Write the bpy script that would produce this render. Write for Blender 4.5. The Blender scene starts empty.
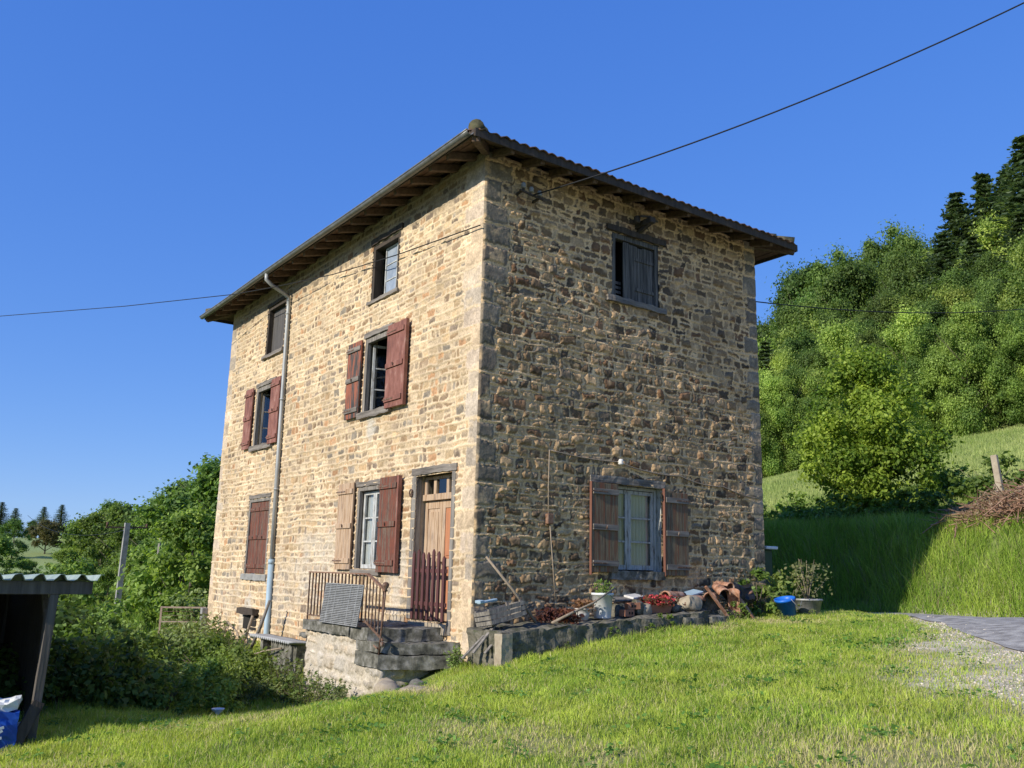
import bpy, bmesh, math, random
import numpy as np
from mathutils import Vector, Matrix, noise as mnoise
random.seed(7)
rng = np.random.default_rng(11)
scene = bpy.context.scene
COL = scene.collection
R = math.radians

# ------------------------------------------------------------------ camera
CAM = np.array([10.952, -7.233, .983])
def basis(y, p, r):
    cy, sy, cp, sp, cr, sr = math.cos(y), math.sin(y), math.cos(p), math.sin(p), math.cos(r), math.sin(r)
    f = np.array([sy*cp, cy*cp, sp]); r0 = np.array([cy, -sy, 0]); u0 = np.cross(r0, f)
    return cr*r0+sr*u0, -sr*r0+cr*u0, f
cr_, cu_, cf_ = basis(R(-54.329), R(11.909), R(1.355))
cam = bpy.data.cameras.new('camera'); camo = bpy.data.objects.new('camera', cam); COL.objects.link(camo)
cam.sensor_width = 36; cam.lens = 884.6/1024*36; cam.clip_start = .1; cam.clip_end = 4000
m = Matrix.Identity(4)
for i in range(3):
    m[i][0] = cr_[i]; m[i][1] = cu_[i]; m[i][2] = -cf_[i]; m[i][3] = CAM[i]
camo.matrix_world = m
scene.camera = camo

# ------------------------------------------------------------------ light
SUN_EL = 27.0
SUN_X = .085                                # the sun stands almost in the plane of the side wall
world = bpy.data.worlds.new('World'); scene.world = world; world.use_nodes = True
nt = world.node_tree; bg = nt.nodes['Background']
sky = nt.nodes.new('ShaderNodeTexSky'); sky.sky_type = 'NISHITA'; sky.sun_disc = False
sky.sun_elevation = R(SUN_EL); sky.sun_rotation = math.atan2(SUN_X, -1)
sky.altitude = 600; sky.air_density = 1.0; sky.dust_density = .15; sky.ozone_density = 2.5
hs = nt.nodes.new('ShaderNodeHueSaturation'); hs.inputs['Saturation'].default_value = 1.25; hs.inputs['Hue'].default_value = .515
ga = nt.nodes.new('ShaderNodeGamma'); ga.inputs[1].default_value = .75
nt.links.new(sky.outputs[0], hs.inputs['Color']); nt.links.new(hs.outputs[0], ga.inputs[0])
sp_ = nt.nodes.new('ShaderNodeSeparateColor'); cb_ = nt.nodes.new('ShaderNodeCombineColor'); nt.links.new(ga.outputs[0], sp_.inputs[0])
for i_, (kk, gg) in enumerate(((.475, .80), (.635, .66), (1.0, .42))):     # camera response of each channel
    a_ = nt.nodes.new('ShaderNodeMath'); a_.operation = 'POWER'; a_.inputs[1].default_value = gg; nt.links.new(sp_.outputs[i_], a_.inputs[0])
    b_ = nt.nodes.new('ShaderNodeMath'); b_.operation = 'MULTIPLY'; b_.inputs[1].default_value = kk*.212**(gg-1); nt.links.new(a_.outputs[0], b_.inputs[0]); nt.links.new(b_.outputs[0], cb_.inputs[i_])
nt.links.new(cb_.outputs[0], bg.inputs['Color'])
bg.inputs['Strength'].default_value = .15
sl = bpy.data.lights.new('sun', 'SUN'); sl.energy = 3.9; sl.angle = R(.5); sl.color = (1, .93, .80)
so = bpy.data.objects.new('sun', sl); COL.objects.link(so)
sdir = Vector((SUN_X, -1, math.tan(R(SUN_EL)))).normalized()
so.rotation_euler = sdir.to_track_quat('Z', 'Y').to_euler(); so.location = (0, -30, 30)
vs = scene.view_settings; vs.view_transform = 'Standard'; vs.look = 'None'; vs.gamma = 1; vs.exposure = 0.5
try: vs.use_curve_mapping = False
except Exception: pass
scene.cycles.max_bounces = 6; scene.cycles.transparent_max_bounces = 8
scene.cycles.diffuse_bounces = 3

# ------------------------------------------------------------------ noise (numpy)
def vnoise(x, y, scale, seed=0):
    """value noise at arrays x, y; scale = feature size"""
    x = np.asarray(x, float)/scale+1000.; y = np.asarray(y, float)/scale+1000.
    xi = np.floor(x).astype(np.int64); yi = np.floor(y).astype(np.int64)
    fx = x-xi; fy = y-yi; fx = fx*fx*(3-2*fx); fy = fy*fy*(3-2*fy)
    def h(a, b):
        n = (a*374761393+b*668265263+seed*2246822519) & 0xffffffff
        n = ((n ^ (n >> 13))*1274126177) & 0xffffffff
        return ((n ^ (n >> 16)) & 0xffff)/65535.
    return (h(xi, yi)*(1-fx)+h(xi+1, yi)*fx)*(1-fy)+(h(xi, yi+1)*(1-fx)+h(xi+1, yi+1)*fx)*fy
def fbm(x, y, scale, seed=0, o=3):
    s = 0; a = 1; t = 0
    for k in range(o):
        s = s+a*vnoise(x, y, scale/2**k, seed+k*17); t += a; a *= .5
    return s/t
def sstep(a, b, x):
    t = np.clip((x-a)/(b-a), 0, 1); return t*t*(3-2*t)

# ------------------------------------------------------------------ terrain
def HT(x, y):
    x = np.asarray(x, float); y = np.asarray(y, float)
    sp = np.log1p(np.exp(np.clip((5-y)*1.2, -30, 60)))/1.2
    g = -.28+.11*(5-np.minimum(sp, 40))
    g = g+.04*np.clip(x, -25, 16)
    g = g-.62*sstep(1.9, -2.0, x)*sstep(.3, -1.2, y)*sstep(-5.2, -2.2, y)
    rd = sstep(7.6, 10.0, y)*sstep(13.0, 11.5, y)
    g = g*(1-rd)+rd*np.minimum(g, .24+.015*np.clip(x, -30, 20))
    xs = sstep(-60, -18, x)
    g = g+2.0*sstep(11.7, 14.0, y)*(.25+.75*xs)
    g = g+.24*np.clip(y-14, 0, 36)*(.35+.65*xs)+.40*np.clip(y-50, 0, 110)*(.3+.7*xs)
    g = g+4.5*np.exp(-(((x+125)/45)**2+((y-12)/40)**2))
    g = g+5*sstep(-220, -420, x)
    g = g+.05*(vnoise(x, y, 1.7, 3)-.5)+.03*(vnoise(x, y, .6, 5)-.5)
    return g
def H1(x, y): return float(HT(np.array([x]), np.array([y]))[0])

# ------------------------------------------------------------------ materials
def newmat(name):
    m = bpy.data.materials.new(name); m.use_nodes = True
    return m, m.node_tree, m.node_tree.nodes['Principled BSDF']
def ramp(nt, stops):
    r = nt.nodes.new('ShaderNodeValToRGB'); e = r.color_ramp.elements
    e[0].position = stops[0][0]; e[0].color = (*stops[0][1], 1); e[1].position = stops[-1][0]; e[1].color = (*stops[-1][1], 1)
    for p, c in stops[1:-1]:
        q = e.new(p); q.color = (*c, 1)
    return r
def M(name, c1, c2, scale=(6, 6, 6), rough=.8, bump=.2, stops=None, detail=6, metal=0, spec=.3, bscale=None, dist=.01):
    m, nt, b = newmat(name)
    tc = nt.nodes.new('ShaderNodeTexCoord'); mp = nt.nodes.new('ShaderNodeMapping'); mp.inputs['Scale'].default_value = scale
    n = nt.nodes.new('ShaderNodeTexNoise'); n.inputs['Scale'].default_value = 1; n.inputs['Detail'].default_value = detail; n.inputs['Roughness'].default_value = .65
    nt.links.new(tc.outputs['Object'], mp.inputs['Vector']); nt.links.new(mp.outputs[0], n.inputs['Vector'])
    r = ramp(nt, stops or [(.3, c1), (.7, c2)])
    nt.links.new(n.outputs['Fac'], r.inputs[0]); nt.links.new(r.outputs[0], b.inputs['Base Color'])
    b.inputs['Roughness'].default_value = rough; b.inputs['Metallic'].default_value = metal
    b.inputs['Specular IOR Level'].default_value = spec
    if bump:
        n2 = nt.nodes.new('ShaderNodeTexNoise'); n2.inputs['Detail'].default_value = 8
        mp2 = nt.nodes.new('ShaderNodeMapping'); s = bscale or [q*2.5 for q in scale]; mp2.inputs['Scale'].default_value = s; n2.inputs['Scale'].default_value = 1
        nt.links.new(tc.outputs['Object'], mp2.inputs['Vector']); nt.links.new(mp2.outputs[0], n2.inputs['Vector'])
        bp = nt.nodes.new('ShaderNodeBump'); bp.inputs['Strength'].default_value = bump; bp.inputs['Distance'].default_value = dist
        nt.links.new(n2.outputs['Fac'], bp.inputs['Height']); nt.links.new(bp.outputs[0], b.inputs['Normal'])
    return m
WS = (22, 22, 1.6)      # wood grain running up
WH = (1.6, 1.6, 22)     # wood grain lying
mt = {}
mt['red'] = M('red_paint', 0, 0, (7, 7, 3), .65, .25, detail=10, stops=[(.34, (.14, .06, .045)), (.46, (.21, .085, .06)), (.58, (.26, .115, .085)), (.68, (.34, .20, .155))])
mt['redworn'] = M('worn_red_paint', 0, 0, (14, 14, 1.6), .75, .4, stops=[(.40, (.30, .10, .055)), (.49, (.24, .085, .05)), (.52, (.09, .07, .06)), (.62, (.05, .045, .042))])
mt['brownworn'] = M('worn_brown_boards', 0, 0, (19, 19, 1.3), .8, .4, stops=[(.38, (.05, .035, .03)), (.45, (.20, .062, .035)), (.52, (.11, .05, .036)), (.57, (.17, .12, .085)), (.64, (.06, .04, .035))])
mt['tanwood'] = M('bleached_wood', 0, 0, (24, 24, 1.2), .8, .35, stops=[(.38, (.24, .14, .08)), (.47, (.42, .29, .18)), (.55, (.48, .35, .24)), (.64, (.22, .16, .12))])
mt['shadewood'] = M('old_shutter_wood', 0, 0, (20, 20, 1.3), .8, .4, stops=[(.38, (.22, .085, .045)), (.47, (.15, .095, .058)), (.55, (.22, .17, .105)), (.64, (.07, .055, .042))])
mt['grey'] = M('grey_weathered_wood', 0, 0, WS, .85, .4, stops=[(.3, (.09, .08, .07)), (.5, (.20, .18, .155)), (.72, (.32, .29, .25))])
mt['greyh'] = M('grey_weathered_beam', 0, 0, WH, .85, .4, stops=[(.3, (.08, .07, .06)), (.5, (.19, .165, .14)), (.72, (.30, .27, .23))])
mt['darkwood'] = M('dark_wood', (.035, .028, .022), (.085, .065, .05), WS, .85, .4)
mt['soffit'] = M('soffit_boards', (.08, .05, .032), (.20, .125, .08), (12, 12, 12), .85, .3)
mt['rafter'] = M('rafter_wood', (.06, .04, .026), (.17, .11, .07), (14, 14, 14), .85, .3)
mt['bluewood'] = M('blue_grey_boards', 0, 0, (30, 30, 1.3), .8, .4, stops=[(.36, (.03, .027, .024)), (.48, (.085, .08, .072)), (.64, (.17, .155, .135))])
mt['atticboard'] = M('attic_boards', (.05, .047, .045), (.12, .11, .105), (24, 24, 1.5), .8, .3)
mt['whiteframe'] = M('chipped_white_paint', 0, 0, (18, 18, 6), .6, .2, stops=[(.35, (.24, .22, .19)), (.48, (.42, .42, .40)), (.65, (.52, .53, .52))])
mt['blueframe'] = M('chipped_pale_blue_paint', 0, 0, (18, 18, 5), .6, .2, stops=[(.38, (.16, .145, .12)), (.47, (.38, .37, .33)), (.65, (.48, .47, .43))])
mt['reddish'] = M('red_brown_frame', (.12, .05, .035), (.2, .09, .06), WS, .7, .2)
mt['plaster'] = M('plaster', (.34, .28, .2), (.5, .42, .3), (7, 7, 7), .9, .4)
mt['shadeplaster'] = M('shaded_plaster', (.22, .18, .13), (.32, .27, .2), (7, 7, 7), .9, .4)  # darker copy of plaster, the side wall's shade put into its colour
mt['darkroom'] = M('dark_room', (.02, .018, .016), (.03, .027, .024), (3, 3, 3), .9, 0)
mt['curtain'] = M('net_curtain', (.5, .5, .48), (.68, .68, .66), (30, 30, 1), .9, .1)
mt['dimcurtain'] = M('faded_cream_curtain', (.60, .55, .46), (.78, .73, .63), (26, 26, 1), .9, .1)
mt['iron'] = M('rusty_iron', 0, 0, (25, 25, 12), .8, .3, stops=[(.3, (.05, .035, .03)), (.5, (.14, .075, .045)), (.65, (.25, .21, .18)), (.8, (.10, .06, .045))])
mt['rustrail'] = M('rusty_handrail', 0, 0, (14, 14, 14), .8, .3, stops=[(.3, (.12, .07, .05)), (.5, (.22, .12, .075)), (.75, (.30, .22, .17))])
mt['zinc'] = M('zinc', (.12, .12, .115), (.23, .23, .22), (6, 6, 1.5), .45, .1, metal=.35)
mt['bluepipe'] = M('pale_blue_plastic', (.28, .38, .45), (.36, .47, .54), (5, 5, 3), .5, .1)
mt['slabstone'] = M('worn_stone_slab', 0, 0, (7, 7, 7), .9, .7, stops=[(.34, (.045, .045, .035)), (.5, (.13, .125, .10)), (.66, (.27, .26, .235))])
mt['boulder'] = M('pale_stone', (.26, .21, .15), (.44, .38, .28), (6, 6, 6), .9, .5)
mt['moss'] = M('mossy_concrete', 0, 0, (5, 5, 5), .95, .9, stops=[(.28, (.035, .045, .02)), (.42, (.09, .085, .06)), (.55, (.17, .155, .12)), (.63, (.10, .095, .07)), (.75, (.06, .085, .02))], dist=.03)
mt['concrete'] = M('grey_concrete', (.2, .2, .19), (.36, .35, .33), (5, 5, 5), .9, .3)
mt['terra'] = M('terracotta', 0, 0, (9, 9, 9), .9, .4, stops=[(.34, (.12, .085, .06)), (.46, (.30, .145, .085)), (.56, (.42, .23, .15)), (.68, (.46, .34, .26))])
mt['tile'] = M('mossy_roof_tile', 0, 0, (4, 4, 4), .9, .5, stops=[(.3, (.05, .045, .03)), (.48, (.12, .08, .055)), (.62, (.19, .10, .065)), (.78, (.09, .10, .045))])
mt['ridge'] = M('mossy_ridge_tile', 0, 0, (7, 7, 7), .95, .6, stops=[(.34, (.04, .04, .025)), (.5, (.10, .095, .05)), (.62, (.13, .085, .055)), (.7, (.08, .09, .035))])
mt['whiteplastic'] = M('white_plastic', (.60, .62, .61), (.74, .75, .74), (5, 5, 5), .45, .05)
mt['whitecer'] = M('white_glaze', (.5, .48, .45), (.7, .68, .65), (9, 9, 9), .4, .1)
mt['blue'] = M('blue_plastic', (.01, .10, .50), (.02, .17, .62), (6, 6, 6), .4, .05)
mt['bluebag'] = M('blue_printed_film', (.008, .05, .30), (.02, .09, .42), (5, 5, 5), .4, .3)
mt['galv'] = M('galvanised_metal', (.22, .22, .21), (.42, .42, .41), (12, 12, 12), .5, .2, metal=.3)
mt['bark'] = M('bark', (.07, .055, .04), (.18, .15, .115), (20, 20, 5), .95, .6)
mt['stick'] = M('dry_stick', (.22, .17, .12), (.36, .29, .21), (20, 20, 20), .9, .3)
mt['cable'] = M('black_cable', (.012, .012, .012), (.02, .02, .02), rough=.6, bump=0)
mt['roofsheet'] = M('pale_green_sheet', (.20, .26, .22), (.34, .40, .36), (8, 8, 8), .6, .1)
mt['shedwood'] = M('shed_timber', (.07, .06, .05), (.16, .14, .12), WS, .9, .4)
mt['lid'] = M('grey_fibre_sheet', (.3, .31, .31), (.42, .43, .43), (9, 9, 9), .8, .2)
mt['greentank'] = M('dark_green_paint', (.02, .05, .035), (.035, .08, .05), (4, 4, 4), .5, .1)
mt['brick'] = M('orange_brick', (.28, .12, .07), (.42, .20, .12), (9, 9, 9), .9, .3)
mt['oxblood'] = M('dark_red_paint', (.075, .03, .03), (.12, .05, .045), (12, 12, 4), .65, .2)
mt['orangepanel'] = M('orange_door_panel', 0, 0, (26, 26, 1.6), .7, .3, stops=[(.3, (.22, .12, .08)), (.48, (.42, .17, .08)), (.75, (.5, .24, .13))])
mt['asphalt'] = M('asphalt', 0, 0, (5, 5, 5), .95, .8, bscale=(50, 50, 50), detail=12, stops=[(.34, (.17, .155, .135)), (.46, (.29, .27, .24)), (.55, (.38, .36, .32)), (.66, (.48, .45, .39))])

def glassmat():
    m, nt, b = newmat('window_glass'); out = nt.nodes['Material Output']
    g = nt.nodes.new('ShaderNodeBsdfGlossy'); g.inputs['Roughness'].default_value = .06; g.inputs['Color'].default_value = (.8, .85, .9, 1)
    t = nt.nodes.new('ShaderNodeBsdfTransparent'); t.inputs['Color'].default_value = (.85, .88, .88, 1)
    mx = nt.nodes.new('ShaderNodeMixShader'); lw = nt.nodes.new('ShaderNodeLayerWeight'); lw.inputs[0].default_value = .35
    ad = nt.nodes.new('ShaderNodeMath'); ad.operation = 'MULTIPLY_ADD'; ad.inputs[1].default_value = .6; ad.inputs[2].default_value = .08
    nt.links.new(lw.outputs['Fresnel'], ad.inputs[0]); nt.links.new(ad.outputs[0], mx.inputs[0])
    nt.links.new(t.outputs[0], mx.inputs[1]); nt.links.new(g.outputs[0], mx.inputs[2]); nt.links.new(mx.outputs[0], out.inputs['Surface'])
    return m
mt['glass'] = glassmat()
mt['milky'] = M('milky_glass', (.20, .24, .29), (.34, .38, .43), (5, 5, 5), .25, .05, spec=.6)  # opaque panes in pale grey blue tones

def attrmat(name, rough=.9, bump=.35, nscale=60, var=(.75, 1.2), transl=0, spec=.25, objvar=0, low=0):
    m, nt, b = newmat(name)
    at = nt.nodes.new('ShaderNodeAttribute'); at.attribute_name = 'col'
    col = at.outputs['Color']
    if bump or var:
        tc = nt.nodes.new('ShaderNodeTexCoord'); n = nt.nodes.new('ShaderNodeTexNoise')
        n.inputs['Scale'].default_value = nscale; n.inputs['Detail'].default_value = 5
        nt.links.new(tc.outputs['Object'], n.inputs['Vector'])
    if var:
        mr = nt.nodes.new('ShaderNodeMapRange'); mr.inputs['From Min'].default_value = .3; mr.inputs['From Max'].default_value = .7
        mr.inputs['To Min'].default_value = var[0]; mr.inputs['To Max'].default_value = var[1]
        nt.links.new(n.outputs['Fac'], mr.inputs['Value'])
        mx = nt.nodes.new('ShaderNodeVectorMath'); mx.operation = 'SCALE'
        nt.links.new(col, mx.inputs[0]); nt.links.new(mr.outputs[0], mx.inputs['Scale']); col = mx.outputs[0]
    if objvar:
        oi = nt.nodes.new('ShaderNodeObjectInfo')
        hv = nt.nodes.new('ShaderNodeHueSaturation'); hv.inputs['Saturation'].default_value = .93
        a = nt.nodes.new('ShaderNodeMapRange'); a.inputs['To Min'].default_value = .5-.018*objvar; a.inputs['To Max'].default_value = .5+.008*objvar
        v = nt.nodes.new('ShaderNodeMapRange'); v.inputs['To Min'].default_value = 1-.25*objvar; v.inputs['To Max'].default_value = 1+.25*objvar
        f = nt.nodes.new('ShaderNodeMath'); f.operation = 'FRACT'; f2 = nt.nodes.new('ShaderNodeMath'); f2.operation = 'MULTIPLY'; f2.inputs[1].default_value = 7.31
        nt.links.new(oi.outputs['Random'], f2.inputs[0]); nt.links.new(f2.outputs[0], f.inputs[0])
        nt.links.new(oi.outputs['Random'], a.inputs['Value']); nt.links.new(f.outputs[0], v.inputs['Value'])
        nt.links.new(a.outputs[0], hv.inputs['Hue']); nt.links.new(v.outputs[0], hv.inputs['Value'])
        nt.links.new(col, hv.inputs['Color']); col = hv.outputs[0]
    nt.links.new(col, b.inputs['Base Color'])
    b.inputs['Roughness'].default_value = rough; b.inputs['Specular IOR Level'].default_value = spec
    if bump:
        bp = nt.nodes.new('ShaderNodeBump'); bp.inputs['Strength'].default_value = bump; bp.inputs['Distance'].default_value = .01
        nt.links.new(n.outputs['Fac'], bp.inputs['Height']); nt.links.new(bp.outputs[0], b.inputs['Normal'])
    if transl:
        out = nt.nodes['Material Output']; t = nt.nodes.new('ShaderNodeBsdfTranslucent'); ms = nt.nodes.new('ShaderNodeMixShader')
        gm = nt.nodes.new('ShaderNodeVectorMath'); gm.operation = 'MULTIPLY'; gm.inputs[1].default_value = (1.25, 1.3, .6)
        nt.links.new(col, gm.inputs[0]); nt.links.new(gm.outputs[0], t.inputs['Color']); ms.inputs[0].default_value = transl
        nt.links.new(b.outputs[0], ms.inputs[1]); nt.links.new(t.outputs[0], ms.inputs[2]); nt.links.new(ms.outputs[0], out.inputs['Surface'])
    return m
mt['stone'] = attrmat('rubble_stone', nscale=38, bump=.5)
mt['leaf'] = attrmat('leaves', rough=.55, bump=0, var=None, transl=.44, spec=.3, objvar=1)
mt['leaf1'] = attrmat('single_plant_leaves', rough=.55, bump=0, var=None, transl=.44, spec=.3)
mt['blade'] = attrmat('grass_blades', rough=.6, bump=0, var=None, transl=.40, spec=.25)
mt['petal'] = attrmat('petals', rough=.7, bump=0, var=None, transl=.2)

# ------------------------------------------------------------------ objects
ROOT = {}
def tag(o, label=None, cat=None, group=None, kind=None):
    if label: o['label'] = label
    if cat: o['category'] = cat
    if group: o['group'] = group
    if kind: o['kind'] = kind
    return o
def thing(name, loc, label, cat, group=None):
    o = bpy.data.objects.new(name, None); COL.objects.link(o); o.location = loc; o.empty_display_size = .2
    ROOT[o] = Vector(loc); return tag(o, label, cat, group)
def dup(o, loc=None, rz=None, sc=None, label=None, parent=None):
    c = o.copy(); COL.objects.link(c)
    if parent: c.parent = parent
    if loc is not None: c.location = loc; ROOT[c] = Vector(loc)
    if rz is not None: c.rotation_euler[2] = rz
    if sc is not None: c.scale = sc if hasattr(sc, '__len__') else (sc,)*3
    if label: c['label'] = label
    for ch in list(o.children): dup(ch, parent=c)
    return c
def finish(name, me, mats, parent, bevel=0, origin=None):
    if not isinstance(mats, (list, tuple)): mats = [mats]
    for q in mats: me.materials.append(q)
    o = bpy.data.objects.new(name, me); COL.objects.link(o)
    n = len(me.vertices); co = np.empty(n*3, np.float32); me.vertices.foreach_get('co', co); co = co.reshape(-1, 3)
    if parent is not None:
        off = ROOT[parent]; o.parent = parent; ROOT[o] = off
    else:
        if origin is None: origin = ((co[:, 0].min()+co[:, 0].max())/2, (co[:, 1].min()+co[:, 1].max())/2, co[:, 2].min())
        off = Vector(origin); o.location = off; ROOT[o] = off
    co -= np.array(off, np.float32); me.vertices.foreach_set('co', co.ravel()); me.update()
    if bevel:
        b = o.modifiers.new('bevel', 'BEVEL'); b.width = bevel; b.segments = 1; b.limit_method = 'ANGLE'
    return o
def arrmesh(name, co, loops, starts, totals, smooth=False, col=None, domain='POINT'):
    me = bpy.data.meshes.new(name)
    me.vertices.add(len(co)); me.vertices.foreach_set('co', np.asarray(co, np.float32).ravel())
    me.loops.add(len(loops)); me.loops.foreach_set('vertex_index', np.asarray(loops, np.int32))
    me.polygons.add(len(starts)); me.polygons.foreach_set('loop_start', np.asarray(starts, np.int32)); me.polygons.foreach_set('loop_total', np.asarray(totals, np.int32))
    if smooth: me.polygons.foreach_set('use_smooth', np.ones(len(starts), bool))
    me.update(calc_edges=True)
    if col is not None:
        a = me.color_attributes.new('col', 'FLOAT_COLOR', 'POINT')
        c4 = np.ones((len(co), 4), np.float32); c4[:, :3] = col; a.data.foreach_set('color', c4.ravel())
    return me
LW = lambda p: (p[0], -p[2], p[1])          # front (sunlit) wall: (along, up, out)
RW = lambda p: (p[2], p[0], p[1])           # side wall
class MB:
    def __init__(s, T=None): s.v = []; s.f = []; s.mi = []; s.sm = []; s.T = T; s.cur = 0; s.smooth = False
    def add(s, vs, fs):
        n = len(s.v)
        s.v += [tuple(s.T(p)) if s.T else tuple(p) for p in vs]
        for f in fs: s.f.append([n+i for i in f]); s.mi.append(s.cur); s.sm.append(s.smooth)
        return s
    def box(s, p0, p1, jit=0):
        a, b = p0, p1; j = lambda: random.uniform(-jit, jit)
        vs = [(x+j(), y+j(), z+j()) for z in (a[2], b[2]) for y in (a[1], b[1]) for x in (a[0], b[0])]
        return s.add(vs, [(0, 2, 3, 1), (4, 5, 7, 6), (0, 1, 5, 4), (2, 6, 7, 3), (0, 4, 6, 2), (1, 3, 7, 5)])
    def obox(s, c, size, rot=(0, 0, 0)):
        from mathutils import Euler
        q = Euler(rot).to_matrix(); c = Vector(c); h = [k/2 for k in size]
        vs = [c+q @ Vector((x*h[0], y*h[1], z*h[2])) for z in (-1, 1) for y in (-1, 1) for x in (-1, 1)]
        return s.add(vs, [(0, 2, 3, 1), (4, 5, 7, 6), (0, 1, 5, 4), (2, 6, 7, 3), (0, 4, 6, 2), (1, 3, 7, 5)])
    def beam(s, p0, p1, w, h, up=(0, 0, 1)):
        p0 = Vector(p0); p1 = Vector(p1); d = (p1-p0).normalized(); r = d.cross(Vector(up)).normalized(); u = r.cross(d)
        vs = [p+r*(i*w/2)+u*(j*h/2) for p in (p0, p1) for j in (-1, 1) for i in (-1, 1)]
        return s.add(vs, [(0, 2, 3, 1), (4, 5, 7, 6), (0, 1, 5, 4), (2, 6, 7, 3), (0, 4, 6, 2), (1, 3, 7, 5)])
    def tube(s, pts, r, n=8, cap=True):
        pts = [Vector(p) for p in pts]; k = len(pts); rr = r if hasattr(r, '__len__') else [r]*k
        vs = []; fs = []; up = None
        for i, p in enumerate(pts):
            d = (pts[min(i+1, k-1)]-pts[max(i-1, 0)]).normalized()
            if up is None: up = Vector((0, 0, 1)) if abs(d.z) < .9 else Vector((1, 0, 0))
            a = d.cross(up).normalized(); b = a.cross(d).normalized(); up = b
            for q in range(n):
                t = 2*math.pi*q/n; vs.append(p+a*math.cos(t)*rr[i]+b*math.sin(t)*rr[i])
        for i in range(k-1):
            for q in range(n): fs.append((i*n+q, i*n+(q+1) % n, (i+1)*n+(q+1) % n, (i+1)*n+q))
        if cap: fs.append(tuple(range(n))[::-1]); fs.append(tuple(range((k-1)*n, k*n)))
        o = s.smooth; s.smooth = True; s.add(vs, fs); s.smooth = o; return s
    def lathe(s, c, prof, n=20, sq=0):
        vs = []; fs = []; k = len(prof)
        for r, z in prof:
            for q in range(n):
                t = 2*math.pi*q/n; vs.append((c[0]+r*math.cos(t), c[1]+r*math.sin(t), c[2]+z))
        for i in range(k-1):
            for q in range(n): fs.append((i*n+q, i*n+(q+1) % n, (i+1)*n+(q+1) % n, (i+1)*n+q))
        o = s.smooth; s.smooth = True; s.add(vs, fs); s.smooth = o; return s
    def grid(s, P, nu, nv):
        return s.add(P, [(i*nv+j, (i+1)*nv+j, (i+1)*nv+j+1, i*nv+j+1) for i in range(nu-1) for j in range(nv-1)])
    def build(s, name, mats, parent=None, bevel=0, origin=None):
        me = bpy.data.meshes.new(name); me.from_pydata(s.v, [], s.f)
        me.polygons.foreach_set('material_index', s.mi); me.polygons.foreach_set('use_smooth', s.sm); me.update()
        return finish(name, me, mats, parent, bevel, origin)
def rough(name, c0, c1, mat, parent=None, seg=.08, amp=.012, seed=0, T=None, roundness=0.0, fn=None, smooth=None):
    if smooth is None: smooth = roundness > .3
    if not smooth: seg = min(seg, .05)
    """a block with uneven, worn faces"""
    bm = bmesh.new(); bmesh.ops.create_cube(bm, size=1)
    d = [abs(c1[i]-c0[i]) for i in range(3)]; c = [(c1[i]+c0[i])/2 for i in range(3)]
    for ax in range(3):
        n = max(1, min(60, int(d[ax]/seg)))
        if n > 1:
            es = [e for e in bm.edges if abs((e.verts[0].co-e.verts[1].co)[ax]) > .9 and sum(abs((e.verts[0].co-e.verts[1].co)[k]) for k in range(3) if k != ax) < .01]
            bmesh.ops.subdivide_edges(bm, edges=es, cuts=n-1, use_grid_fill=True)
    bmesh.ops.recalc_face_normals(bm, faces=bm.faces)
    for v in bm.verts:
        q = v.co.copy()
        if roundness:
            l = max(abs(q.x), abs(q.y), abs(q.z)); s = q.normalized()*l*1.15; q = q.lerp(s, roundness)
        p = Vector((c[0]+q.x*d[0], c[1]+q.y*d[1], c[2]+q.z*d[2]))
        nv = mnoise.noise_vector(p*5+Vector((seed, 0, 0)))*amp*1.5+mnoise.noise_vector(p*17+Vector((0, seed, 0)))*amp*.7
        p = p+nv
        if fn: p = fn(p)
        v.co = Vector(T(p)) if T else p
    me = bpy.data.meshes.new(name); bm.to_mesh(me); bm.free()
    if smooth: me.polygons.foreach_set('use_smooth', np.ones(len(me.polygons), bool))
    return finish(name, me, mat, parent)

# ------------------------------------------------------------------ ground
def axis_coords(lo, hi, c0, c1, fine, g=1.07):
    a = list(np.arange(c0, c1+1e-6, fine)); s = fine; x = c1
    while x < hi: s *= g; x += s; a.append(x)
    s = fine; x = c0; b = []
    while x > lo: s *= g; x -= s; b.append(x)
    return np.array(b[::-1]+a)
gx = axis_coords(-900, 500, -8, 14, .16); gy = axis_coords(-400, 700, -9, 15, .16)
X, Y = np.meshgrid(gx, gy, indexing='ij')
Z = HT(X, Y)
nu, nv = X.shape
idx = np.arange(nu*nv).reshape(nu, nv)
F = np.stack([idx[:-1, :-1], idx[1:, :-1], idx[1:, 1:], idx[:-1, 1:]], -1).reshape(-1, 4)
def near_edge(x):     # y of the ragged near edge of the road
    return np.where(x < -.4, 10.2, np.where(x < 6.3, 10.2-(x+.4)*1.12, 2.7-(x-6.3)*.9))
def gravel_mask(x, y):
    d = y-near_edge(x)             # negative = in front of the road
    w = fbm(x, y, .9, 31)-.5
    right = sstep(2.5, 6.2, x)
    g = sstep(-.35-3.0*right, .1-1.0*right, d+w*2.4)
    return np.clip(g*sstep(-1.0, .7, y), 0, 1)
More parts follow.
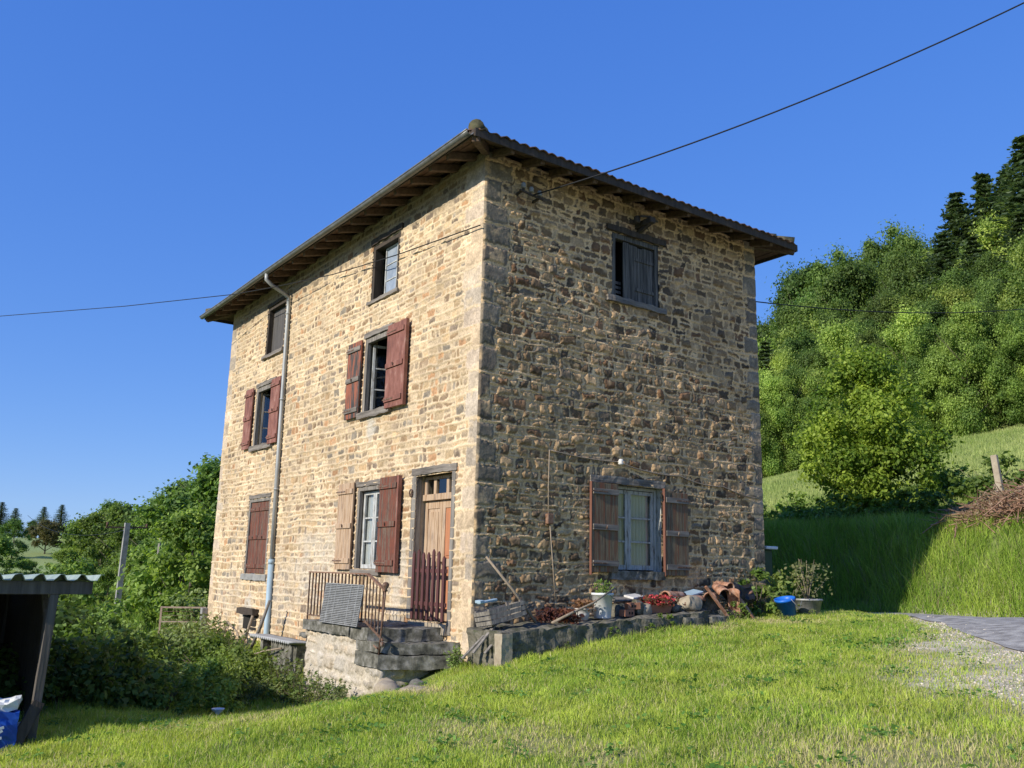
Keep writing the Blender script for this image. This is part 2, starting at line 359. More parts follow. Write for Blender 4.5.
def straw_mask(x, y):
    s = sstep(.62, .78, fbm(x, y, 1.3, 41))*.6
    s = np.maximum(s, .8*sstep(1.3, 0, np.hypot((x-2.6)/1.3, (y+5.9)/.8)))     # dry ground at the bottom left
    s = np.maximum(s, .8*sstep(1.3, .3, np.hypot((x-.2)*.8, (y+1.9))))        # bare path by the steps
    s = np.maximum(s, .9*sstep(1.0, .2, np.hypot((x-1.5)/1.4, (y-5.0)/.8)))
    s = np.maximum(s, .75*sstep(1.2, .2, np.hypot((x-7.6)/1.6, (y+1.6)/1.0)))
    s = np.maximum(s, .95*sstep(1.1, .3, np.hypot((x-1.3)/1.0, (y+1.7)/.45)))    # by the broken tiles
    return np.clip(s, 0, 1)
gm = gravel_mask(X, Y); sm_ = straw_mask(X, Y)
n1 = fbm(X, Y, 3.0, 51)[..., None]; n2 = fbm(X, Y, .35, 52)[..., None]
soil = np.array([.15, .125, .05])*(.7+.6*n2)+np.array([.0, .06, 0])
meadow = np.array([.25, .31, .10])*(.75+.5*fbm(X, Y, 6, 53))[..., None]+np.array([.05, .04, .01])*sstep(.5, .7, fbm(X, Y, 14, 54))[..., None]
straw = np.array([.27, .245, .11])*(.75+.5*n2)
grav = np.array([.50, .44, .33])*(.6+.8*n2)
far = sstep(13.5, 17, Y)[..., None]+0; far = np.maximum(far, sstep(-14, -24, X)[..., None])
C = soil*(1-far)+meadow*far
C = C*(1-sm_[..., None]*(1-far))+straw*(sm_[..., None]*(1-far))
gmm = (gm*sstep(13, 11.8, Y)*sstep(-2, 1, X))[..., None]; C = C*(1-gmm)+grav*gmm
me = arrmesh('ground', np.stack([X, Y, Z], -1).reshape(-1, 3), F.ravel(), np.arange(len(F))*4, np.full(len(F), 4), True, C.reshape(-1, 3))
mt['ground'] = attrmat('ground_soil_and_grass', rough=.95, bump=.9, nscale=9, var=(.7, 1.3))
go = finish('ground', me, mt['ground'], None, origin=(0, 0, 0)); tag(go, kind='structure')

# road: a sheet 4 mm above the ground
rx = np.arange(-40, 34, .25); tt = np.linspace(0, 1, 26)
RXg, TT = np.meshgrid(rx, tt, indexing='ij')
yn = near_edge(RXg)+.30*(fbm(RXg, RXg*0, .8, 61)-.5); yn = np.maximum(yn, -25)
yf = 11.62+.18*(fbm(RXg, RXg*0+9, 1.1, 62)-.5)
RY = yn+(yf-yn)*TT; RZ = HT(RXg, RY)+.012
idx = np.arange(RXg.size).reshape(RXg.shape)
F = np.stack([idx[:-1, :-1], idx[1:, :-1], idx[1:, 1:], idx[:-1, 1:]], -1).reshape(-1, 4)
me = arrmesh('road', np.stack([RXg, RY, RZ], -1).reshape(-1, 3), F.ravel(), np.arange(len(F))*4, np.full(len(F), 4), True)
tag(finish('road', me, mt['asphalt'], None, origin=(0, 0, 0)), kind='structure')

# gravel stones on the apron
def pebbles(name, pts, size, cols, mat):
    ph = (1+5**.5)/2; iv = np.array([(-1, ph, 0), (1, ph, 0), (-1, -ph, 0), (1, -ph, 0), (0, -1, ph), (0, 1, ph), (0, -1, -ph), (0, 1, -ph), (ph, 0, -1), (ph, 0, 1), (-ph, 0, -1), (-ph, 0, 1)])/1.9
    fi = np.array([(0, 11, 5), (0, 5, 1), (0, 1, 7), (0, 7, 10), (0, 10, 11), (1, 5, 9), (5, 11, 4), (11, 10, 2), (10, 7, 6), (7, 1, 8), (3, 9, 4), (3, 4, 2), (3, 2, 6), (3, 6, 8), (3, 8, 9), (4, 9, 5), (2, 4, 11), (6, 2, 10), (8, 6, 7), (9, 8, 1)])
    n = len(pts); s = size[:, None, None]*rng.uniform(.5, 1.2, (n, 1, 3))*np.array([1, 1, .6])
    co = pts[:, None, :]+iv[None]*s*rng.uniform(.8, 1.2, (n, 12, 1))
    f = (fi[None]+np.arange(n)[:, None, None]*12).reshape(-1, 3)
    c = np.repeat(cols, 12, 0)
    me = arrmesh(name, co.reshape(-1, 3), f.ravel(), np.arange(len(f))*3, np.full(len(f), 3), False, c)
    return finish(name, me, mat, None, origin=(0, 0, 0))
px_ = rng.uniform(0, 12, 60000); py_ = rng.uniform(-3, 9.5, 60000)
k = (gravel_mask(px_, py_) > rng.uniform(.3, 1, 60000)) & (py_ < near_edge(px_)+.5) & (fbm(px_, py_, .5, 33) > .42)
px_, py_ = px_[k][:11000], py_[k][:11000]
sz = rng.uniform(.006, .020, len(px_))*rng.uniform(.6, 1.3, len(px_))
pc = np.array([.52, .47, .38])*rng.uniform(.55, 1.3, (len(px_), 1))
tag(pebbles('gravel', np.stack([px_, py_, HT(px_, py_)+.004], -1), sz, pc, mt['stone']), 'pale loose gravel scattered where the lawn meets the road', 'gravel', kind='stuff')

# ------------------------------------------------------------------ grass
def in_house(x, y, pad=0.0):
    a = (x > -12.0-pad) & (x < .02+pad) & (y > -.02-pad) & (y < 6.7+pad)
    b = (x > -3.25) & (x < -.55) & (y > -1.2) & (y < 0.1)
    s = (x > -.7) & (x < 0.0) & (y > -1.15) & (y < .1)
    p = (x > -.05) & (x < .95) & (y > -.15) & (y < 4.95)
    return a | b | s | p
def blades(name, x, y, h, w, col, lean=.35, label='', cat='grass', flop=0):
    n = len(x); z = HT(x, y)-.005
    ang = rng.uniform(0, 2*np.pi, n); la = rng.uniform(0, 2*np.pi, n); ln = lean*rng.uniform(.1, 1, n)*h
    wd = np.stack([np.cos(ang), np.sin(ang), np.zeros(n)], -1)*(w/2)[:, None]
    ld = np.stack([np.cos(la), np.sin(la), np.zeros(n)], -1)*ln[:, None]
    b = np.stack([x, y, z], -1); up = np.array([0, 0, 1.])
    P = np.stack([b-wd, b+wd, b+ld*.35-wd*.8+up*(h*.55)[:, None], b+ld*.35+wd*.8+up*(h*.55)[:, None], b+ld+up*(h*(1-.25*ln/np.maximum(h, 1e-3)))[:, None]], 1)
    base = np.arange(n)*5
    L = np.stack([base, base+1, base+3, base+2, base+2, base+3, base+4], -1).ravel()
    st = np.stack([np.arange(n)*7, np.arange(n)*7+4], -1).ravel(); to = np.tile([4, 3], n)
    c = np.repeat(col, 5, 0).reshape(n, 5, 3).copy()
    me = arrmesh(name, P.reshape(-1, 3), L, st, to, False, c.reshape(-1, 3))
    o = finish(name, me, mt['blade'], None, origin=(0, 0, 0)); return tag(o, label, cat, kind='stuff')
def view_ok(x, y, half=40):
    az = np.degrees(np.arctan2(x-CAM[0], y-CAM[1])); return np.abs(az+54.3) < half
def mixc(a, b, t): return a[None]*(1-t[:, None])+b[None]*t[:, None]
G1 = np.array([.21, .36, .042]); G2 = np.array([.50, .57, .10]); G3 = np.array([.62, .54, .29])
def lawn():
    out = []
    N = 900000
    r = 3.6+rng.uniform(0, 1, N)**.75*17; az = np.radians(rng.uniform(-54.3-39, -54.3+39, N))
    x = CAM[0]+r*np.sin(az); y = CAM[1]+r*np.cos(az)
    k = ~in_house(x, y, .0) & (y < near_edge(x)-.05) & (y < 10.2) & ~((x < -12) & (y > 0))
    k &= ~((x < -1.2) & (y > -3.9) & (rng.uniform(0, 1, N) > .35))
    gmv = gravel_mask(x, y); stw = straw_mask(x, y)
    k &= rng.uniform(0, 1, N) > gmv*.72
    k &= rng.uniform(0, 1, N) > stw*.55
    clump = fbm(x, y, .22, 71); k &= rng.uniform(0, 1, N) < .35+1.3*clump
    x, y, r, stw, clump, gmv = x[k], y[k], r[k], stw[k], clump[k], gmv[k]
    n = len(x)
    big = fbm(x, y, 2.4, 72)
    h = (.028+.075*clump**1.5+.035*big)*rng.uniform(.5, 1.3, n)*(1-.45*stw)*(1-.5*gmv)
    edge = sstep(.9, 0, np.abs(x-1.0)+0*y)*sstep(-.5, .5, y)*sstep(5.5, 4.5, y); h = h*(1+.7*edge)
    lf = sstep(1.5, -2.5, x); h = h*(1+.9*lf)
    back = sstep(6, 8.5, y); h = h*(1-.15*back)
    w = (.0035+.00035*r)*rng.uniform(.6, 1.3, n)
    t = np.clip(-.25+1.1*fbm(x, y, .9, 73)+.7*fbm(x, y, .22, 75)+rng.normal(0, .25, n), 0, 1)
    c = mixc(G1, G2, t)*rng.uniform(.65, 1.25, (n, 1))*(.72+.56*fbm(x, y, .45, 76))[:, None]
    s = np.clip(.12+.3*(fbm(x, y, .6, 77)-.5)+.85*stw+.35*gmv+rng.normal(0, .1, n), 0, 1); s = (rng.uniform(0, 1, n) < s*.8)[:, None]
    c = np.where(s, G3*rng.uniform(.7, 1.2, (n, 1)), c)
    blades('lawn_grass', x, y, h, w, c, .8, 'short sunlit lawn grass in front of the stone house')
lawn()
def tall_grass():
    N = 170000
    x = rng.uniform(-14, 7, N); y = 11.6+rng.uniform(0, 1, N)**.9*6.5
    k = view_ok(x, y); x, y = x[k], y[k]; n = len(x)
    cl = fbm(x, y, .5, 81)
    k = rng.uniform(0, 1, n) < .25+1.2*cl; x, y, cl = x[k], y[k], cl[k]; n = len(x)
    e = sstep(11.6, 12.4, y)
    h = (.30+.75*cl)*rng.uniform(.5, 1.15, n)*(.35+.65*e)*(1-.55*sstep(13.6, 15.5, y))*(1-.45*sstep(-1.6, -.6, x)*sstep(12.8, 13.4, y))*(.6+.8*fbm(x, y, 1.6, 88))
    w = rng.uniform(.008, .018, n)
    t = np.clip(fbm(x, y, 1.2, 83)+rng.normal(0, .25, n), 0, 1)
    c = mixc(np.array([.21, .35, .045]), np.array([.44, .54, .10]), t)*rng.uniform(.65, 1.25, (n, 1))
    s = (rng.uniform(0, 1, n) < .06)[:, None]; c = np.where(s, np.array([.34, .3, .16])*rng.uniform(.8, 1.2, (n, 1)), c)
    k2 = rng.uniform(0, 1, n) < .035; c = np.where(k2[:, None], np.array([.45, .40, .22])*rng.uniform(.8, 1.2, (n, 1)), c); h = np.where(k2, h*1.3, h); w = np.where(k2, .006, w)
    blades('bank_grass', x, y, h, w, c, .95, 'tall uncut grass on the bank beyond the road')
tall_grass()
def meadow_grass():
    N = 110000
    r = 20+rng.uniform(0, 1, N)**.8*42; az = np.radians(rng.uniform(-42, -16, N))
    x = CAM[0]+r*np.sin(az); y = CAM[1]+r*np.cos(az); k = (y > 15.5) & (y < 56); x, y, r = x[k], y[k], r[k]; n = len(x)
    h = rng.uniform(.15, .42, n); w = rng.uniform(.012, .03, n)*(r/28)
    t = np.clip(fbm(x, y, 4, 91)+rng.normal(0, .2, n), 0, 1)
    c = mixc(np.array([.25, .34, .085]), np.array([.47, .50, .20]), t)*rng.uniform(.8, 1.2, (n, 1))
    blades('meadow_grass', x, y, h, w, c, .5, 'pale long grass on the sloping meadow below the wood')
meadow_grass()
def left_rough():
    N = 60000
    r = 12+rng.uniform(0, 1, N)**.8*60; az = np.radians(rng.uniform(-96, -72, N))
    x = CAM[0]+r*np.sin(az); y = CAM[1]+r*np.cos(az); k = (x < -2) & ~in_house(x, y, .1); x, y, r = x[k], y[k], r[k]; n = len(x)
    h = rng.uniform(.12, .45, n); w = rng.uniform(.01, .022, n)*(r/22)
    c = mixc(np.array([.12, .23, .03]), np.array([.27, .36, .08]), rng.uniform(0, 1, n))*rng.uniform(.7, 1.2, (n, 1))
    blades('rough_grass', x, y, h, w, c, .5, 'rough long grass among the bushes left of the house')
left_rough()

# ------------------------------------------------------------------ stone walls
def stone_wall(name, T, a0, a1, b0, b1, res, holes, pal, mortar, seed, parent, course=(.10, .19), wide=(.12, .36), quoin=(), depth=.022, ridge=.01, white=None, joint=(.012, .03), label=None, qcol=None, rise=0, rag=.026, eaveshade=0, bed=1.0):
    g = np.random.default_rng(seed)
    na = int((a1-a0)/res)+1; nb = int((b1-b0)/res)+1
    A, B = np.meshgrid(np.linspace(a0, a1, na), np.linspace(b0, b1, nb), indexing='ij')
    wb = B+.07*(fbm(A, B, .9, seed+1)-.5)+.050*(fbm(A, B, .24, seed+2)-.5)+rise*A
    wa = A+.08*(fbm(A, B, .18, seed+3)-.5)
    # courses
    zs = [b0-.6]
    while zs[-1] < b1+1.2: zs.append(zs[-1]+g.uniform(*course))
    zs = np.array(zs); ci = np.clip(np.searchsorted(zs, wb)-1, 0, len(zs)-2)
    zc0 = zs[ci]; zc1 = zs[ci+1]
    SD = np.full(A.shape, -1.0); colr = np.zeros(A.shape+(3,)); prot = np.zeros(A.shape); tilt = np.zeros(A.shape); LA = np.zeros(A.shape); LB = np.zeros(A.shape)
    pal = np.array(pal)
    for c in range(len(zs)-1):
        msk = ci == c
        if not msk.any(): continue
        hgt = zs[c+1]-zs[c]
        xs = [a0-.8-g.uniform(0, .3)]
        while xs[-1] < a1+.8: xs.append(xs[-1]+g.uniform(*wide)*(.7+hgt*2.2))
        xs = np.array(xs); ns = len(xs)
        x = wa[msk]; z = wb[msk]; si = np.clip(np.searchsorted(xs, x)-1, 0, ns-2)
        jt = g.uniform(joint[0], joint[1], ns)[si]; jb = g.uniform(joint[0]*.6, joint[1]*1.3, ns)[si]; jb = jb*bed; jt2 = g.uniform(0, joint[1]*.9, ns)[si]*bed
        hw = (xs[si+1]-xs[si])/2; cx = (xs[si+1]+xs[si])/2; hh = hgt/2; cz = zs[c]+hh
        split = (g.uniform(0, 1, ns) < .16)[si] & (hgt > .13)
        sh = g.uniform(-.2, .2, ns)[si]*hgt
        top = split & (z > cz+sh)
        bot = split & ~top
        lo = np.where(top, cz+sh, zs[c]); hi = np.where(bot, cz+sh, zs[c+1])
        cz_ = (lo+hi)/2; hh_ = (hi-lo)/2
        dx = np.abs(x-cx-(g.uniform(-.28, .28, ns)[si])*(z-cz_)); dz = np.abs(z-cz_+g.uniform(-.14, .14, ns)[si]*(x-cx))
        rr = np.minimum(np.minimum(hw, hh_)*g.uniform(.12, .62, ns)[si], .06)
        qx = dx-(hw-jt-rr); qz = dz-(hh_-jb*.5-jt2*.5-rr)
        sd = -(np.hypot(np.maximum(qx, 0), np.maximum(qz, 0))+np.minimum(np.maximum(qx, qz), 0)-rr)
        SD[msk] = sd
        pc = pal[g.integers(0, len(pal), ns)]*g.uniform(.72, 1.28, (ns, 1))
        pc2 = pal[g.integers(0, len(pal), ns)]*g.uniform(.72, 1.28, (ns, 1))
        colr[msk] = np.where(top[:, None], pc2[si], pc[si])
        pr = g.uniform(-.35, 1.0, ns); pr2 = g.uniform(-.35, 1., ns)
        prot[msk] = np.where(top, pr2[si], pr[si]); tilt[msk] = g.uniform(-1, 1, ns)[si]*(x-cx)/np.maximum(hw, .01)*.5+g.uniform(-.2, 1, ns)[si]*(z-cz_)/np.maximum(hh_, .01)*-.35
    # dressed corner blocks
    for (q0, side, qseed) in quoin:
        gq = np.random.default_rng(qseed); z = b0-.2
        while z < b1+.3:
            hgt = gq.uniform(.24, .42); L = gq.uniform(.20, .56)
            u = (A-q0)*side
            inq = (u >= -.05) & (u < L+.02*(fbm(A, B, .1, 5)-.5)*4) & (wb >= z) & (wb < z+hgt)
            sd = np.minimum(np.minimum(L-u, wb-z), z+hgt-wb)-.012-.012*fbm(A, B, .12, 9)
            SD = np.where(inq, sd, SD); qc = np.array(qcol[gq.integers(0, len(qcol))])*gq.uniform(.8, 1.2)
            colr = np.where(inq[..., None], qc, colr); prot = np.where(inq, .25, prot); tilt = np.where(inq, 0, tilt)
            z += hgt
    n_f = fbm(A, B, .05, seed+7, 2); n_m = fbm(A, B, .13, seed+8)
    sdn = SD+rag*(n_f-.5)+rag*(n_m-.5)+rag*.7*(fbm(A, B, .028, seed+30, 2)-.5)
    mask = sstep(-.002, .010, sdn)
    dome = sstep(0, .05, sdn)
    h = mask*(depth*(.45+.55*prot+.35*tilt)*(.35+.65*dome)) + .006*(n_f-.5) + .008*(fbm(A, B, .6, seed+9)-.5)
    jd = np.minimum(wb-zc0, zc1-wb)
    rid = np.exp(-(jd/.011)**2)*(1-mask)
    h = h+ridge*rid*(.4+.9*fbm(A, B, .35, seed+10))+ridge*(.1+.6*fbm(A, B, .07, seed+44))*(1-mask)
    mo = np.array(mortar)*(.72+.5*fbm(A, B, .4, seed+11))[..., None]*(.85+.3*n_f)[..., None]
    stain = fbm(A, B, 1.1, seed+12)
    mo = mo*(.78+.45*stain)[..., None]
    cc = colr*(.7+.6*n_m)[..., None]*(.8+.4*n_f)[..., None]
    smear = sstep(.58, .75, fbm(A, B, .16, seed+13))*.55         # mortar smeared over the stones
    cm = (mask*(1-smear))[..., None]
    C = cc*cm+mo*(1-cm)
    if eaveshade:  # eave shade painted into the wall colour, together with grey-brown staining
        ts = sstep(b1-.75, b1-.35, B+.35*(fbm(A, B, .5, seed+40)-.5))[..., None]*eaveshade; C = C*(1-ts)+C*np.array([.42, .42, .44])*ts
    if white is not None:
        wm = np.zeros(A.shape)
        for (wx, wz, rx_, rz_, s_) in white:
            wm = np.maximum(wm, s_*sstep(1.15, .45, np.hypot((A-wx)/rx_, (B-wz)/rz_)+.9*(fbm(A, B, .25, seed+20)-.5)))
        wm = (wm*sstep(.3, .6, fbm(A, B, .12, seed+21)+.12))[..., None]
        C = C*(1-wm)+np.array([.50, .45, .37])*wm
    edge = np.minimum(np.minimum(A-a0, a1-A)/.02, 1); h = h*np.clip(edge, 0, 1)
    keep = np.ones((na-1, nb-1), bool)
    Ac = (A[:-1, :-1]+A[1:, 1:])/2; Bc = (B[:-1, :-1]+B[1:, 1:])/2
    for (x0, x1, z0, z1) in holes: keep &= ~((Ac > x0) & (Ac < x1) & (Bc > z0) & (Bc < z1))
    idx = np.arange(na*nb).reshape(na, nb)
    F = np.stack([idx[:-1, :-1], idx[1:, :-1], idx[1:, 1:], idx[:-1, 1:]], -1)[keep]
    Pw = T((A.ravel(), B.ravel(), h.ravel())); co = np.stack([np.broadcast_to(q, A.size) for q in Pw], -1)
    me = arrmesh(name, co, F.ravel(), np.arange(len(F))*4, np.full(len(F), 4), True, C.reshape(-1, 3))
    o = finish(name, me, mt['stone'], parent)
    if label: o['label'] = label
    return o

W1, W2, HTOP = 11.92, 6.58, 7.56
house = thing('stone_house', (-5.96, 3.29, -.3), 'tall three storey rubble stone house with red shutters and overhanging tiled eaves', 'house')
OPL = {'g1': (-3.85, -2.85, .95, 2.40), 'g2': (-9.50, -8.17, .78, 2.46), 'door': (-1.72, -.62, .18, 2.46),
       'f1': (-3.88, -2.83, 3.78, 5.20), 'f2': (-9.62, -8.42, 3.72, 5.12), 'a1': (-3.80, -2.72, 5.93, 7.04), 'a2': (-9.30, -8.15, 5.86, 7.06)}
OPR = {'r1': (2.66, 3.84, 1.02, 2.42), 'r2': (2.70, 3.84, 5.68, 6.86)}
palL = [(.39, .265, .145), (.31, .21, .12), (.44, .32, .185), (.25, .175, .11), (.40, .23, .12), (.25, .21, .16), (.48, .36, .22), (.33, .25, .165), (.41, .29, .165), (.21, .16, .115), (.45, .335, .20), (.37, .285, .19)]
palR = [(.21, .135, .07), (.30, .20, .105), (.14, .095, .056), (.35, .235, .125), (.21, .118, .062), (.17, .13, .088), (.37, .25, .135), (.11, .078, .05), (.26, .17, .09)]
stone_wall('wall', LW, -W1, 0, -1.6, HTOP, .017, OPL.values(), palL, (.625, .485, .315), 100, house, bed=1.7, quoin=((0, -1, 5), (-W1, 1, 6)), depth=.020, ridge=.024, course=(.085, .18), wide=(.09, .30), joint=(.005, .022), rag=.032, eaveshade=.8,
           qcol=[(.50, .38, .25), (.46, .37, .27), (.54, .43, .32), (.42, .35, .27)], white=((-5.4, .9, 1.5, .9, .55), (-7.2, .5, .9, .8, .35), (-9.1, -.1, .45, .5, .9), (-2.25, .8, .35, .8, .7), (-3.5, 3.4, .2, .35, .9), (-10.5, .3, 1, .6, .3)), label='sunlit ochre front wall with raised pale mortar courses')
stone_wall('wall', RW, 0, W2, -.9, HTOP, .0145, OPR.values(), palR, (.76, .52, .275), 200, house, quoin=((0, 1, 5), (W2, -1, 8)), depth=.056, ridge=.026, course=(.07, .20), wide=(.08, .32), joint=(.004, .020), rag=.046, eaveshade=.35,
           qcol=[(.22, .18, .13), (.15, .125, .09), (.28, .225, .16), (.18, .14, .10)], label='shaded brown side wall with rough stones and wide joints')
stone_wall('wall', lambda p: (-W1-p[2], -p[0], p[1]), -W2, 0, -1.8, HTOP, .05, [], palR, (.36, .285, .19), 300, house)
stone_wall('wall', lambda p: (-p[0], W2+p[2], p[1]), 0, W1, -1.2, HTOP, .05, [], palR, (.36, .285, .19), 400, house)
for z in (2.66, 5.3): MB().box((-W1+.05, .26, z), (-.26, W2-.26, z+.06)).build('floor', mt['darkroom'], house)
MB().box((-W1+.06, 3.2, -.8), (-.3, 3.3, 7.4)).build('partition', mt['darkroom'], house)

def reveal(T, o, win, mat, depth=.24):
    x0, x1, z0, z1 = o; b = MB(T); e = .012
    for q in (((x0-e, z0-e), (x1+e, z0-e)), ((x1+e, z0-e), (x1+e, z1+e)), ((x1+e, z1+e), (x0-e, z1+e)), ((x0-e, z1+e), (x0-e, z0-e))):
        (xa, za), (xb, zb) = q
        b.add([(xa, za, .004), (xb, zb, .004), (xb, zb, -depth), (xa, za, -depth)], [(0, 1, 2, 3)])
    b.build('reveal', mat, win)
def sash(T, x0, x1, z0, z1, c, rows, cols, win, fmat, gmat, fw=.055, bar=.028, name='sash', swing=0, hinge=None):
    def mk():
        b = MB(T)
        if swing:
            hx = x0 if hinge == 'l' else x1; ca, sa = math.cos(swing), math.sin(swing)
            def TT(p):
                dx, dc = p[0]-hx, p[2]-c
                return T((hx+dx*ca-dc*sa, p[1], c+dx*sa+dc*ca))
            b.T = TT
        return b
    b = mk()
    b.box((x0, z0, c-.02), (x0+fw, z1, c+.02)); b.box((x1-fw, z0, c-.02), (x1, z1, c+.02))
    b.box((x0+fw, z0, c-.018), (x1-fw, z0+fw*1.2, c+.018)); b.box((x0+fw, z1-fw, c-.018), (x1-fw, z1, c+.018))
    for i in range(1, rows):
        z = z0+fw+(z1-z0-2*fw)*i/rows; b.box((x0+fw, z-bar/2, c-.014), (x1-fw, z+bar/2, c+.014))
    for i in range(1, cols):
        x = x0+fw+(x1-x0-2*fw)*i/cols; b.box((x-bar/2, z0+fw, c-.012), (x+bar/2, z1-fw, c+.012))
    s = b.build(name, fmat, win, bevel=.003)
    g = mk(); g.add([(x0+fw, z0+fw, c), (x1-fw, z0+fw, c), (x1-fw, z1-fw, c), (x0+fw, z1-fw, c)], [(0, 1, 2, 3)]); return s, g
def curtain(T, x0, x1, z0, z1, c, win, mat, waves=9, amp=.025, tie=0):
    P = []; nu_, nv_ = 60, 14
    for i in range(nu_):
        for j in range(nv_):
            u = i/(nu_-1); v = j/(nv_-1)
            xx = x0+(x1-x0)*u
            if tie: xx = x0+(x1-x0)*(u*(1-tie*math.sin(math.pi*(1-v)*.9)*.6))
            P.append((xx, z0+(z1-z0)*v, c+amp*math.sin(u*waves*6.283+math.sin(v*3)*.6)))
    b = MB(T); b.smooth = True; b.grid(P, nu_, nv_); b.build('curtain', mat, win)
def shutter(T, x0, x1, z0, z1, win, mats, label=None, c=.05, thick=.032, boards=4, battens=(.1, .5, .9), louv=0, warp=0):
    b = MB(T); w = (x1-x0)/boards
    for i in range(boards):
        d = random.uniform(-.0015, .0015)
        b.box((x0+i*w+.0015, z0+random.uniform(0, .006), c+d), (x0+(i+1)*w-.0015, z1-random.uniform(0, .006), c+thick+d))
    b.cur = 1
    for t in battens:
        z = z0+(z1-z0)*t; b.box((x0+.012, z-.045, c+thick+.0015), (x1-.012, z+.045, c+thick+.026))
    b.cur = 2
    for t in battens[::2] if len(battens) > 2 else battens:
        z = z0+(z1-z0)*t; b.box((x0-.03, z-.012, c+thick+.026), (x0+(x1-x0)*.55, z+.012, c+thick+.032)) if louv == 0 else b.box((x0+(x1-x0)*.45, z-.012, c+thick+.026), (x1+.03, z+.012, c+thick+.032))
    z = (z0+z1)/2; b.tube([(x0+(x1-x0)*.5, z-.03, c+thick+.035), (x0+(x1-x0)*.5, z+.03, c+thick+.05)], .012, 6)
    s = b.build('shutter', mats, win, bevel=.004)
    if label: s['label'] = label
    return s
def window(T, key, o, outer, label=None):
    w = MB(T); x0, x1, z0, z1 = o; f = outer['fw']; c = outer.get('c', -.06); pr = outer.get('proud', .012)
    w.box((x0, z0, c), (x0+f, z1, pr)); w.box((x1-f, z0, c), (x1, z1, pr+.001)); w.box((x0+f, z1-f, c), (x1-f, z1, pr-.001))
    win = w.build('window', mt[outer['mat']], house, bevel=.004)
    if label: win['label'] = label
    reveal(T, o, win, mt[outer.get('rev', 'plaster')])
    return win
S = lambda *a, **k: shutter(LW, *a, **k)
# --- front, ground floor right
o = OPL['g1']; w = window(LW, 'g1', o, dict(fw=.07, mat='grey'), 'ground floor window with white sashes and net curtain beside the door')
rough('lintel', (o[0]-.18, o[3]+.01, -.05), (o[1]+.1, o[3]+.10, .035), mt['greyh'], w, T=LW, seed=1)
rough('sill', (o[0]-.05, o[2]-.10, -.15), (o[1]+.06, o[2]-.005, .07), mt['greyh'], w, T=LW, seed=2)
for (x0, x1) in ((o[0]+.075, -3.345), (-3.335, o[1]-.075)):
    s, g = sash(LW, x0, x1, o[2]+.01, o[3]-.08, -.10, 3, 1, w, mt['whiteframe'], None, fw=.06); g.build('pane', mt['glass'], w)
curtain(LW, o[0]+.1, -3.38, o[2]+.06, o[3]-.1, -.17, w, mt['curtain'], tie=.25); curtain(LW, -3.22, o[1]-.1, o[2]+.5, o[3]-.1, -.17, w, mt['curtain'], waves=6)
S(-4.54, -3.90, .93, 2.50, w, [mt['tanwood'], mt['tanwood'], mt['iron']], 'bleached bare wood shutter')
S(-2.80, -2.17, .90, 2.50, w, [mt['brownworn'], mt['brownworn'], mt['iron']], 'peeling red brown shutter', c=.07, thick=.05)
MB(LW).box((-2.168, .90, .06), (-2.125, 2.50, .125)).build('shutter_edge', mt['red'], w)
# --- front, ground floor left: closed
o = OPL['g2']; w = window(LW, 'g2', o, dict(fw=.07, mat='grey'), 'closed window behind worn brown shutters')
rough('lintel', (o[0]-.02, o[3]+.012, -.05), (o[1]+.03, o[3]+.10, .03), mt['greyh'], w, T=LW, seed=3)
rough('sill', (o[0]-.10, o[2]-.14, -.1), (o[1]+.12, o[2]-.004, .05), mt['concrete'], w, T=LW, seed=4)
S(o[0]+.075, -8.845, o[2]+.01, o[3]-.08, w, [mt['brownworn'], mt['brownworn'], mt['iron']], c=-.05, boards=3)
S(-8.835, o[1]-.075, o[2]+.01, o[3]-.08, w, [mt['brownworn'], mt['brownworn'], mt['iron']], c=-.05, boards=3, louv=1)
# --- first floor right (open window)
o = OPL['f1']; w = window(LW, 'f1', o, dict(fw=.09, mat='grey', proud=.02), 'first floor window standing open between red shutters')
rough('lintel', (o[0]-.03, o[3]+.012, -.05), (o[1]+.04, o[3]+.11, .045), mt['greyh'], w, T=LW, seed=5)
rough('sill', (o[0]-.07, o[2]-.12, -.15), (o[1]+.12, o[2]-.004, .09), mt['greyh'], w, T=LW, seed=6)
s, g = sash(LW, o[0]+.09, -3.36, o[2]+.01, o[3]-.1, -.10, 3, 1, w, mt['whiteframe'], None, fw=.05, swing=-1.3, hinge='l'); g.build('pane', mt['glass'], w)
s, g = sash(LW, -3.32, o[1]-.09, o[2]+.01, o[3]-.1, -.10, 3, 1, w, mt['whiteframe'], None, fw=.05, swing=1.0, hinge='r') ; g.build('pane', mt['glass'], w)
S(-4.50, -3.93, 3.72, 5.20, w, [mt['redworn'], mt['greyh'], mt['iron']], 'red shutter with most paint worn off')
S(-2.81, -2.18, 3.71, 5.23, w, [mt['red'], mt['red'], mt['iron']], 'solid brick red shutter', c=.07, thick=.05)
MB(LW).box((-2.178, 3.71, .06), (-2.135, 5.23, .122)).build('shutter_edge', mt['red'], w)
